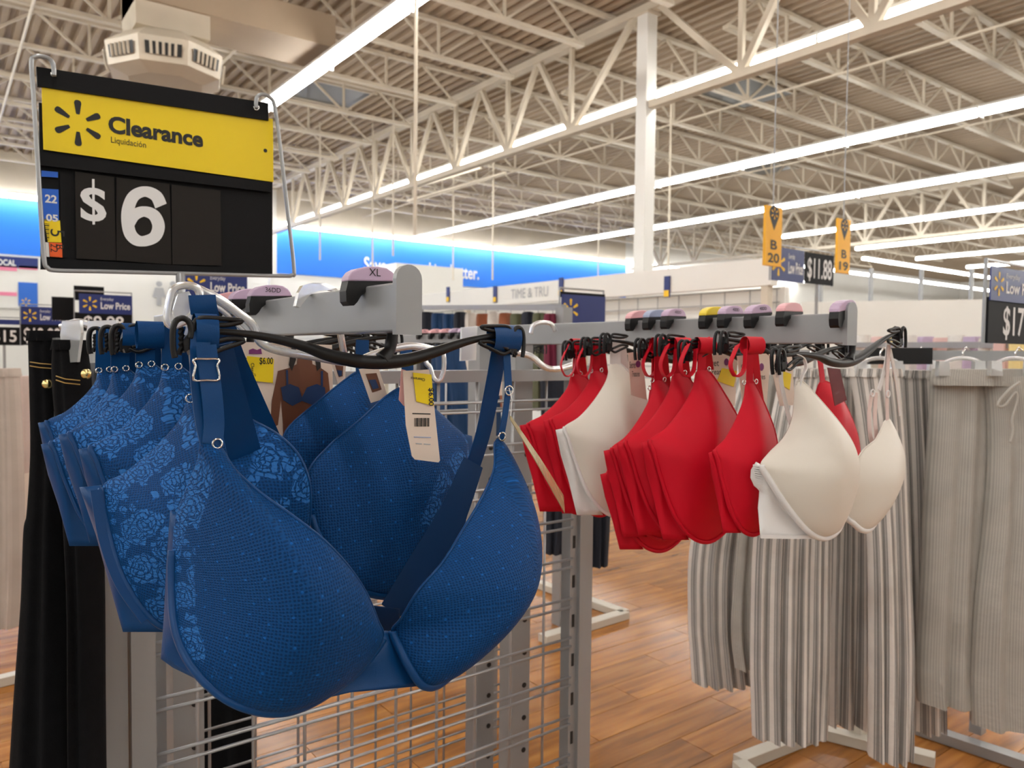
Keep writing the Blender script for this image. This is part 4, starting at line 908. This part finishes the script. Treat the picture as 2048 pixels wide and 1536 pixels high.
for k, (px_, d) in enumerate(((1545,2.60),(1620,2.36),(1695,2.48),(1760,2.30),(1835,2.44),(1925,2.27),(2030,2.22))):
    t = thing('clip_hanger', 'clear clip hanger on the trouser rack', 'hanger', P(px_,740,d=d), 'clear hangers on the trouser rack')
    MB().tube([P(px_+x_, y_, d=d) for x_, y_ in spline([(-42,735),(-30,722),(0,716),(30,722),(42,735)], 4)], 0.006, 8).build('bar', M_clear, t, smooth=True)
    MB().tube([P(px_, 716, d=d), P(px_+1, 704, d=d), P(px_+8, 695, d=d), P(px_+14, 702, d=d)], 0.003, 6).build('hook', M_chrome, t, smooth=True)
    for s_ in (-36, 36): MB().prism([P(px_+s_+a_, b_, d=d-0.05) for a_, b_ in ((-10,722),(10,722),(12,752),(-12,752))], FWD*0.02).build('clip', M_clear, t)

# ------------------------------------------------------------------ price signs
M_sun = mat('emblem_yellow', (0.95,0.60,0.02), 0.5)
def price_sign(label, hdr, prc, y, price, pole=True, side=None, words=True):
    """hdr and prc: (x0,y0,x1,y1) photo boxes of the navy header and the black price board, on the plane y"""
    x0, y0, x1, y1 = prc; a, b = P(x0, y1, y=y), P(x1, y0, y=y)
    t = thing('price_sign', label, 'sign', ((a.x+b.x)/2, y, 0.0))
    bd = MB().box((a.x,y,a.z),(b.x,y+0.008,b.z)).build('price_board', M_signblk, t)
    if price:
        h = (b.z-a.z)*0.62; lettering(price, ((a.x+b.x)/2, y-0.001, a.z+(b.z-a.z)*0.2), X, Z, h, M_white_ink, bd, 0.015, width=min((b.x-a.x)*0.86, h*0.62*len(price)), center=True)
    x0, y0, x1, y1 = hdr; c, d = P(x0, y1, y=y), P(x1, y0, y=y)
    hb = MB().box((c.x,y-0.004,c.z),(d.x,y,d.z)).build('header', M_navy, t); w_, h_ = d.x-c.x, d.z-c.z
    spark((c.x+min(w_*0.2, h_*0.55), y-0.005, c.z+h_*0.5), X, Z, h_*0.36, M_sun, hb)
    if words:
        ox = c.x+min(w_*0.2, h_*0.55)+h_*0.5
        lettering('Low Price', (ox, y-0.005, c.z+h_*0.26), X, Z, h_*0.34, M_white_ink, hb, 0.025, width=d.x-ox-w_*0.04); lettering('Everyday', (ox, y-0.005, c.z+h_*0.70), X, Z, h_*0.15, M_white_ink, hb, 0.0, width=(d.x-ox)*0.4)
    if pole: MB().cyl(((a.x+b.x)/2, y+0.02, 0.0), ((a.x+b.x)/2, y+0.02, min(a.z, c.z)+0.03), 0.012, 8).build('pole', M_steel, t)
    MB().tube([(min(a.x,c.x), y+0.012, min(a.z,c.z)), (min(a.x,c.x), y+0.012, max(b.z,d.z)+0.02), (max(b.x,d.x), y+0.012, max(b.z,d.z)+0.02), (max(b.x,d.x), y+0.012, min(a.z,c.z))], 0.006, 6).build('frame', M_arm, t)
    return t
price_sign('navy low price sign above the beige garments by the poster board', (42,616,130,648), (42,650,126,690), 7.4, '$12.98')
price_sign('navy low price sign with black card steps behind it, by the white wall', (158,592,264,626), (150,628,264,662), 6.2, '$9.98')
price_sign('purple-navy low price sign right below the clearance sign', (366,548,494,594), (366,595,494,625), 4.7, '')
price_sign('low sign board reading 15 beside the poster board', (-30,640,40,648), (-30,655,46,690), 8.4, '$15', words=False)
price_sign('navy sign with 11.88 price board below the orange aisle markers', (1542,502,1608,560), (1610,512,1668,566), 3.2, '$11.88')
price_sign('navy price sign reading 17 above the linen trousers', (1978,548,2075,600), (1975,605,2075,686), 1.0, '$17', pole=False)
price_sign('navy header sign with yellow emblem behind the start of the red bra arm', (1122,594,1210,648), (1122,589,1210,594), 3.2, '', words=False)
for (l, tp, r, bt, y, lab) in ((148,574,208,600,6.3,'taller'), (104,595,148,640,6.35,'shorter')):
    a, b = P(l, bt, y=y), P(r, tp, y=y); o = thing('blank_card', 'x', 'sign', ((a.x+b.x)/2, y, 0)); MB().box((a.x,y,a.z),(b.x,y+0.01,b.z)).build('card', M_signblk, o); MB().cyl(((a.x+b.x)/2,y+0.02,0),((a.x+b.x)/2,y+0.02,a.z+0.05),0.01,6).build('pole', M_steel, o)
    tag(o, 'blank black sign card, the %s one behind the low price sign' % lab, 'sign')
# aisle markers
for (l, tp, r, bt, y, num) in ((1530,416,1565,530,3.05,'20'), (1674,441,1702,545,3.3,'19')):
    a, b = P(l, bt, y=y), P(r, tp, y=y); t = thing('aisle_marker', 'orange hanging aisle marker reading B %s' % {'20':'20, over the 11.88 sign','19':'19, beside the 11.88 sign'}[num], 'sign', ((a.x+b.x)/2, y, a.z))
    w_ = b.x-a.x; h_ = b.z-a.z
    MB().box((a.x,y,a.z),(b.x,y+0.02,b.z)).build('panel', M_orange, t)
    lettering('B', ((a.x+b.x)/2, y-0.002, a.z+h_*0.28), X, Z, h_*0.15, M_ink, t, 0.02, center=True, width=w_*0.4); lettering(num, ((a.x+b.x)/2, y-0.002, a.z+h_*0.06), X, Z, h_*0.15, M_ink, t, 0.02, center=True, width=w_*0.7)
    cx, cz = (a.x+b.x)/2, a.z+h_*0.88
    MB().prism([(cx+w_*0.3*math.cos(k*math.pi/8), y-0.001, cz+w_*0.3*math.sin(k*math.pi/8)) for k in range(-1, 10)]+[(cx, y-0.001, cz-w_*0.62)], (0,0.001,0)).build('pin_mark', M_ink, t)
    spark((cx, y-0.003, cz), X, Z, w_*0.22, M_orange, t); MB().cyl((cx, y+0.01, b.z), (cx, y+0.01, 6.2), 0.004, 6).build('rod', M_steel, t)

# ------------------------------------------------------------------ department walls, fitting block, boards
XF = 8.3
fa = thing('department_fascia', 'long white fascia panel with faint department lettering', 'fascia', (XF, 14, 2.2))
MB().box((XF,5.75,2.22),(XF+0.15,25.0,2.56)).build('panel', M_white, fa)
for yk in (5.8, 9.2, 12.6, 16, 19.4, 22.8): MB().box((XF+0.02,yk,0),(XF+0.12,yk+0.1,2.22)).build('post', M_cream, fa)
p = P(1022,598,x=XF-0.01); q_ = P(1096,590,x=XF-0.01)
lettering('TIME & TRU', p, (0,-1,0), Z, 0.17, M_grey_ink, fa, 0.0, width=abs(p.y-q_.y))
for px_ in (896, 990, 1122, 1334):
    c = P(px_, 575 if px_ > 1000 else 590, x=XF-0.02); bdg = MB().box((XF-0.03,c.y-0.05,c.z-0.14),(XF-0.005,c.y+0.05,c.z+0.16)).build('badge', M_navy, fa); MB().box((XF-0.035,c.y-0.045,c.z-0.13),(XF-0.03,c.y+0.045,c.z-0.04)).build('badge_base', M_sun, bdg)
gw = thing('wall_grid', 'white wall with dark wire grid under the fascia', 'wall grid', (XF+0.2, 14, 0))
MB().box((XF+0.3,5.75,0),(XF+0.4,25,2.22)).build('backing', M_white, gw)
for k in range(8): MB().cyl((XF+0.2,5.75,1.0+0.17*k),(XF+0.2,25,1.0+0.17*k),0.008,6).build('grid_wire', M_steel, gw)
for k in range(32): MB().cyl((XF+0.21,5.8+k*0.4,0.5),(XF+0.21,5.8+k*0.4,2.2),0.008,6).build('grid_wire', M_steel, gw)
a, b = P(792,600,y=20.0), P(926,537,y=20.0)
tag(MB().box((a.x,20.0,0),(b.x,23.0,b.z)).build('fitting_room_block', M_white), 'plain white fitting room block below the blue wall', 'fitting room')
a, b = P(-40,614,y=26.4), P(76,516,y=26.4); nb = thing('notice_board', 'wall board with pink and blue posters under the blue band', 'notice board', ((a.x+b.x)/2, 26.42, a.z))
MB().box((a.x,26.40,a.z),(b.x,26.49,b.z)).build('board', M_white, nb)
M_pinkp = mat('poster_pink', (0.85,0.25,0.40), 0.6); M_blp = mat('poster_blue', (0.03,0.16,0.65), 0.6)
def wallbox(l, tp, r, bt, m, nm, par, y=26.39):
    a, b = P(l, bt, y=y), P(r, tp, y=y); return MB().box((a.x,y-0.01,a.z),(b.x,y,b.z)).build(nm, m, par)
wallbox(-40,517,76,531,M_navy,'header',nb); wallbox(-40,533,34,538,M_pinkp,'poster_stripe',nb); wallbox(38,533,75,538,M_pinkp,'poster_stripe',nb); wallbox(-40,585,34,589,M_pinkp,'poster_stripe',nb); wallbox(37,566,75,612,M_blp,'poster',nb)
lettering('LOCAL', P(-12,529,y=26.37), X, Z, 0.16, M_white_ink, nb, 0.03, width=(P(32,529,y=26.37)-P(-12,529,y=26.37)).x); spark(P(52,604,y=26.36), X, Z, 0.12, M_sun, nb)
rs = thing('restroom_sign', 'grey restroom figures on the white back wall', 'sign', P(318,606,y=26.46))
for px_, sk in ((318,1),(346,0)):
    c = P(px_, 568, y=26.45); MB().tube([c, c+Vector((0,-0.02,0))], 0.09, 12).build('figure_head', M_grey_ink, rs)
    w_ = 0.20 if sk else 0.13; MB().prism([c+Vector((dx, 0, dz)) for dx, dz in ((-0.12,-0.12),(0.12,-0.12),(w_,-0.42),(0.07,-0.42),(0.07,-0.68),(-0.07,-0.68),(-0.07,-0.42),(-w_,-0.42))], (0,-0.02,0)).build('figure_body', M_grey_ink, rs)
# hanging rods and pipes
for px_, bt, d in ((830,470,9.0),(640,520,19),(745,540,19),(786,512,17),(985,560,19),(906,560,21),(1196,560,24),(1336,560,15)):
    c = P(px_, bt, d=d); tag(MB().cyl((c.x,c.y,max(c.z,2.0)),(c.x,c.y,6.935),0.022,8).build('hanging_pipe', M_cream), 'thin white pipe hanging down from the roof joists', 'pipe', 'white pipes dropping from the roof')
for a, b in (((772,392),(962,336)), ((815,402),(1012,345))):
    pa, pb = P(*a, z=5.6), P(*b, z=5.6); t = thing('conduit', 'short cream conduit strip hung below the far joists', 'conduit', pa, 'conduit strips')
    MB().bar(pa, pb, 0.05, 0.05).build('strip', M_cream, t)
    for f in (0.15, 0.85): q_ = pa.lerp(pb, f); MB().cyl(q_, (q_.x,q_.y,6.92), 0.008, 6).build('rod', M_cream, t)
# air diffuser with its duct
c = P(332,140,d=10.3); dz0 = c.z
df = thing('air_diffuser', 'white octagonal air diffuser hanging under its duct', 'air diffuser', (c.x, c.y, c.z))
def octa(r, z, rot=R(30)): return [(c.x+r*math.cos(rot+R(22.5+45*k)), c.y+r*math.sin(rot+R(22.5+45*k)), z) for k in range(8)]
mb = MB(); rings_ = [octa(0.48,dz0-0.20), octa(0.72,dz0-0.12), octa(0.76,dz0+0.18), octa(0.52,dz0+0.36)]
for g in rings_: mb.v += g
for k in range(3):
    for i in range(8): j = (i+1) % 8; mb.f.append((k*8+i, k*8+j, k*8+8+j, k*8+8+i))
mb.f.append(tuple(reversed(range(8)))); mb.f.append(tuple(range(24, 32))); mb.build('drum', M_cream, df)
o1, o2 = octa(0.735,dz0-0.07), octa(0.765,dz0+0.135)
for i in range(8):
    A, Bq, Cq, D = (Vector(v) for v in (o1[i], o1[(i+1) % 8], o2[(i+1) % 8], o2[i])); nrm = (Bq-A).cross(D-A).normalized()*0.012
    ctr = (A+Bq+Cq+D)/4; w4 = [ctr+(v-ctr)*0.74+nrm for v in (A, Bq, Cq, D)]
    lv = MB(); lv.v = [tuple(v) for v in w4]; lv.f = [(0,1,2,3)]; ob = lv.build('louver_opening', M_ink, df)
    for k in range(1, 6): MB().bar(w4[0].lerp(w4[1], k/6)+nrm, w4[3].lerp(w4[2], k/6)+nrm, 0.02, 0.03).build('louver_blade', M_cream, ob)
MB().box((c.x-0.45,c.y-0.45,dz0+0.36),(c.x+0.45,c.y+0.45,6.2)).build('duct_drop', M_cream, df); MB().box((c.x-0.45,c.y-0.5,5.75),(c.x+2.2,c.y+0.5,6.2)).build('duct_run', M_deck, df)
# dark skylights between joists
M_sky = mat('skylight_night_pane', (0.05,0.05,0.05), 0.3)
for k, (px_, py_) in enumerate(((690,165),(470,78),(1560,165),(1480,345))):
    c = P(px_, py_, z=6.9); c.y = 9.41+1.87*(math.floor((c.y-9.41)/1.87)+0.5); t = thing('skylight', 'dark unlit skylight set in the roof deck', 'skylight', (c.x, c.y, 6.9), 'skylights in the roof deck')
    MB().box((c.x-0.8,c.y-0.62,6.90),(c.x+0.8,c.y+0.62,6.925)).build('pane', M_sky, t); MB().box((c.x-0.86,c.y-0.68,6.88),(c.x+0.86,c.y-0.62,6.925)).build('curb', M_cream, t); MB().box((c.x-0.86,c.y+0.62,6.88),(c.x+0.86,c.y+0.68,6.925)).build('curb', M_cream, t)
# ------------------------------------------------------------------ racks in the middle distance
def gmat(i, col): return mat('garment_%d' % i, col, 0.85, bump=0.3, bscale=60, var=0.1, vscale=8)
NV = gmat(0, (0.008,0.045,0.13)); G_wh = gmat(1,(0.72,0.70,0.66)); G_br = gmat(2,(0.28,0.09,0.04)); G_ol = gmat(3,(0.10,0.11,0.06)); G_ma = gmat(4,(0.16,0.012,0.04)); G_dk = gmat(5,(0.012,0.016,0.028)); G_pk = gmat(6,(0.72,0.50,0.48)); G_ye = gmat(7,(0.80,0.66,0.30)); G_lv = gmat(8,(0.50,0.40,0.55))
hg = ((848,M_pink,'pink'),(872,M_pink,'pink'),(893,M_pink,'pink'),(912,M_lav,'lavender'),(930,M_lav,'lavender'),(948,M_lav,'lavender'),(966,M_capbl,'blue'),(984,M_capbl,'blue'),(1003,M_capteal,'teal'))
for px_, cap, cn in hg:
    u = px_-1024; y = 1.5*(1232-.6*u)/(.8*u+924)
    t, _, _ = hanger(1.5, y, 'black hanger with a %s cap on the rack behind the blue bras' % cn, cap, group='%s capped hangers on the rack behind' % cn)
bk = thing('hanger_rack', 'grey rack with coloured hanger caps behind the blue bras', 'clothes rack', (1.5, 2.5, 0))
MB().box((1.488,2.0,RZ0),(1.512,3.1,RZ1)).build('bar', M_arm, bk)
for yk in (2.1, 3.0): MB().box((1.475,yk,0.0),(1.525,yk+0.05,RZ0)).build('post', M_steel, bk)
fbar((1078,1168),(1250,1228), M_base, par=bk, wd=0.06); fbar((1250,1228),(1085,1278), M_base, par=bk, wd=0.06)
for rows, d, m, lab, ph in (([(690,870,925),(780,874,940),(920,880,950)], 2.35, NV, 'navy garment hanging just right of the long beige tag', .2), ([(690,935,990),(800,945,1000),(925,950,1010)], 2.45, NV, 'navy garment hanging behind the front bra strap', 1.4), ([(690,1010,1062),(850,1012,1060),(1010,1015,1065)], 2.5, NV, 'navy garment beside the grey upright of the rack', 2.6),
        ([(760,1080,1140),(950,1085,1150),(1105,1088,1132)], 3.1, G_dk, 'black trousers seen past the red bra hems', .5), ([(800,1165,1225),(1000,1168,1222),(1130,1172,1216)], 3.2, G_dk, 'black trousers hanging below the cream bra between red ones', 1.9)):
    garment('hanging_garment', lab, 'garment', rows, d, 0.09, 3, 0.01, m, ph)
t = thing('product_card', 'pale beige card on the navy garment behind the front bra strap', 'card', P(975,795,d=2.397)); MB().prism([P(a, b, d=2.397) for a, b in ((955,702),(1000,700),(1008,790),(958,795))], FWD*0.002).build('card', M_card, t)
t = thing('clear_hanger', 'milky clear hanger hooked over the far end of the red bra arm', 'hanger', P(1090,700,y=1.30))
MB().tube(yy(spline([(1062,668),(1066,652),(1082,645),(1102,648),(1110,662)], 4), 1.28), 0.005, 8).build('hook', M_clear, t, smooth=True)
MB().tube(yy(spline([(1025,705),(1060,712),(1090,735),(1120,738),(1145,730)], 4), 1.28), 0.007, 8).build('arm', M_clear, t, smooth=True)
MB().prism(yy([(924,655),(955,652),(952,720),(922,722)], 1.29), (0,0.006,0)).build('clip', M_clear, t)
cols = [(G_dk,'near-black'),(NV,'navy'),(NV,'navy'),(G_dk,'near-black'),(G_wh,'white'),(G_br,'rust brown'),(G_wh,'white'),(G_br,'rust brown'),(G_ol,'olive'),(G_dk,'near-black'),(G_ol,'olive'),(G_ma,'maroon')]
for k, (m, cn) in enumerate(cols):
    x0 = 842+k*22.5; garment('hanging_garment', '%s top in the row under the white fascia' % cn, 'garment', [(624+(k % 3)*3,x0+3,x0+20),(634,x0-2,x0+27),(700,x0-2,x0+27),(820,x0-3,x0+29)], 5.6-k*0.16, 0.10, 2, 0.012, m, k*0.7, group='%s tops under the fascia' % cn, ns=24)
tr = thing('garment_rail', 'dark rail over the row of mixed coloured tops', 'clothes rack', P(970,1000,z=0.0))
MB().bar(P(835,615,d=5.66), P(1128,615,d=3.80), 0.03, 0.03).build('rail', M_steel, tr); 
for px_, d in ((836,5.66),(1128,3.80)): c = P(px_,615,d=d); MB().box((c.x-0.03,c.y-0.03,0),(c.x+0.03,c.y+0.03,c.z)).build('post', M_steel, tr)
cols = [(G_wh,'white'),(G_pk,'pale pink'),(G_ye,'pale yellow'),(G_wh,'white'),(G_lv,'lilac'),(G_pk,'pale pink'),(G_wh,'white'),(G_lv,'lilac'),(G_wh,'white'),(G_pk,'pale pink'),(G_ye,'pale yellow')]
for k, (m, cn) in enumerate(cols):
    x0 = 1712+k*31; garment('hanging_garment', '%s garment on the pale rack beyond the trousers' % cn, 'garment', [(672+(k % 3)*6,x0+4,x0+26),(690,x0-2,x0+34),(860,x0-4,x0+36)], 6.4-k*0.2, 0.10, 2, 0.012, m, k*0.9, group='%s garments on the pale rack' % cn, ns=24)
wp = thing('shelf_wall', 'low white shelf wall beyond the pale garments', 'shelf', P(1860,760,d=11)); 
MB().bar(P(1600,690,d=11), P(2120,690,d=10), 0.3, 1.2).build('panel', M_white, wp); MB().bar(P(1706,690,d=6.43), P(2070,690,d=4.35), 0.04, 0.04).build('garment_rail', M_steel, wp); MB().bar(P(1600,640,d=11.2), P(2120,640,d=10.2), 0.1, 0.1).build('top_rail', M_steel, wp)
for k in range(5): a_ = P(1640+k*100,640,d=11); MB().cyl((a_.x,a_.y,0),(a_.x,a_.y,2.6),0.03,6).build('post', M_steel, wp)
fbar((-40,1372),(40,1352), M_base, par=thing('floor_rack_base', 'cream rack base bar on the floor by the beige trousers', 'rack base', P(0,1362,z=0.0)))
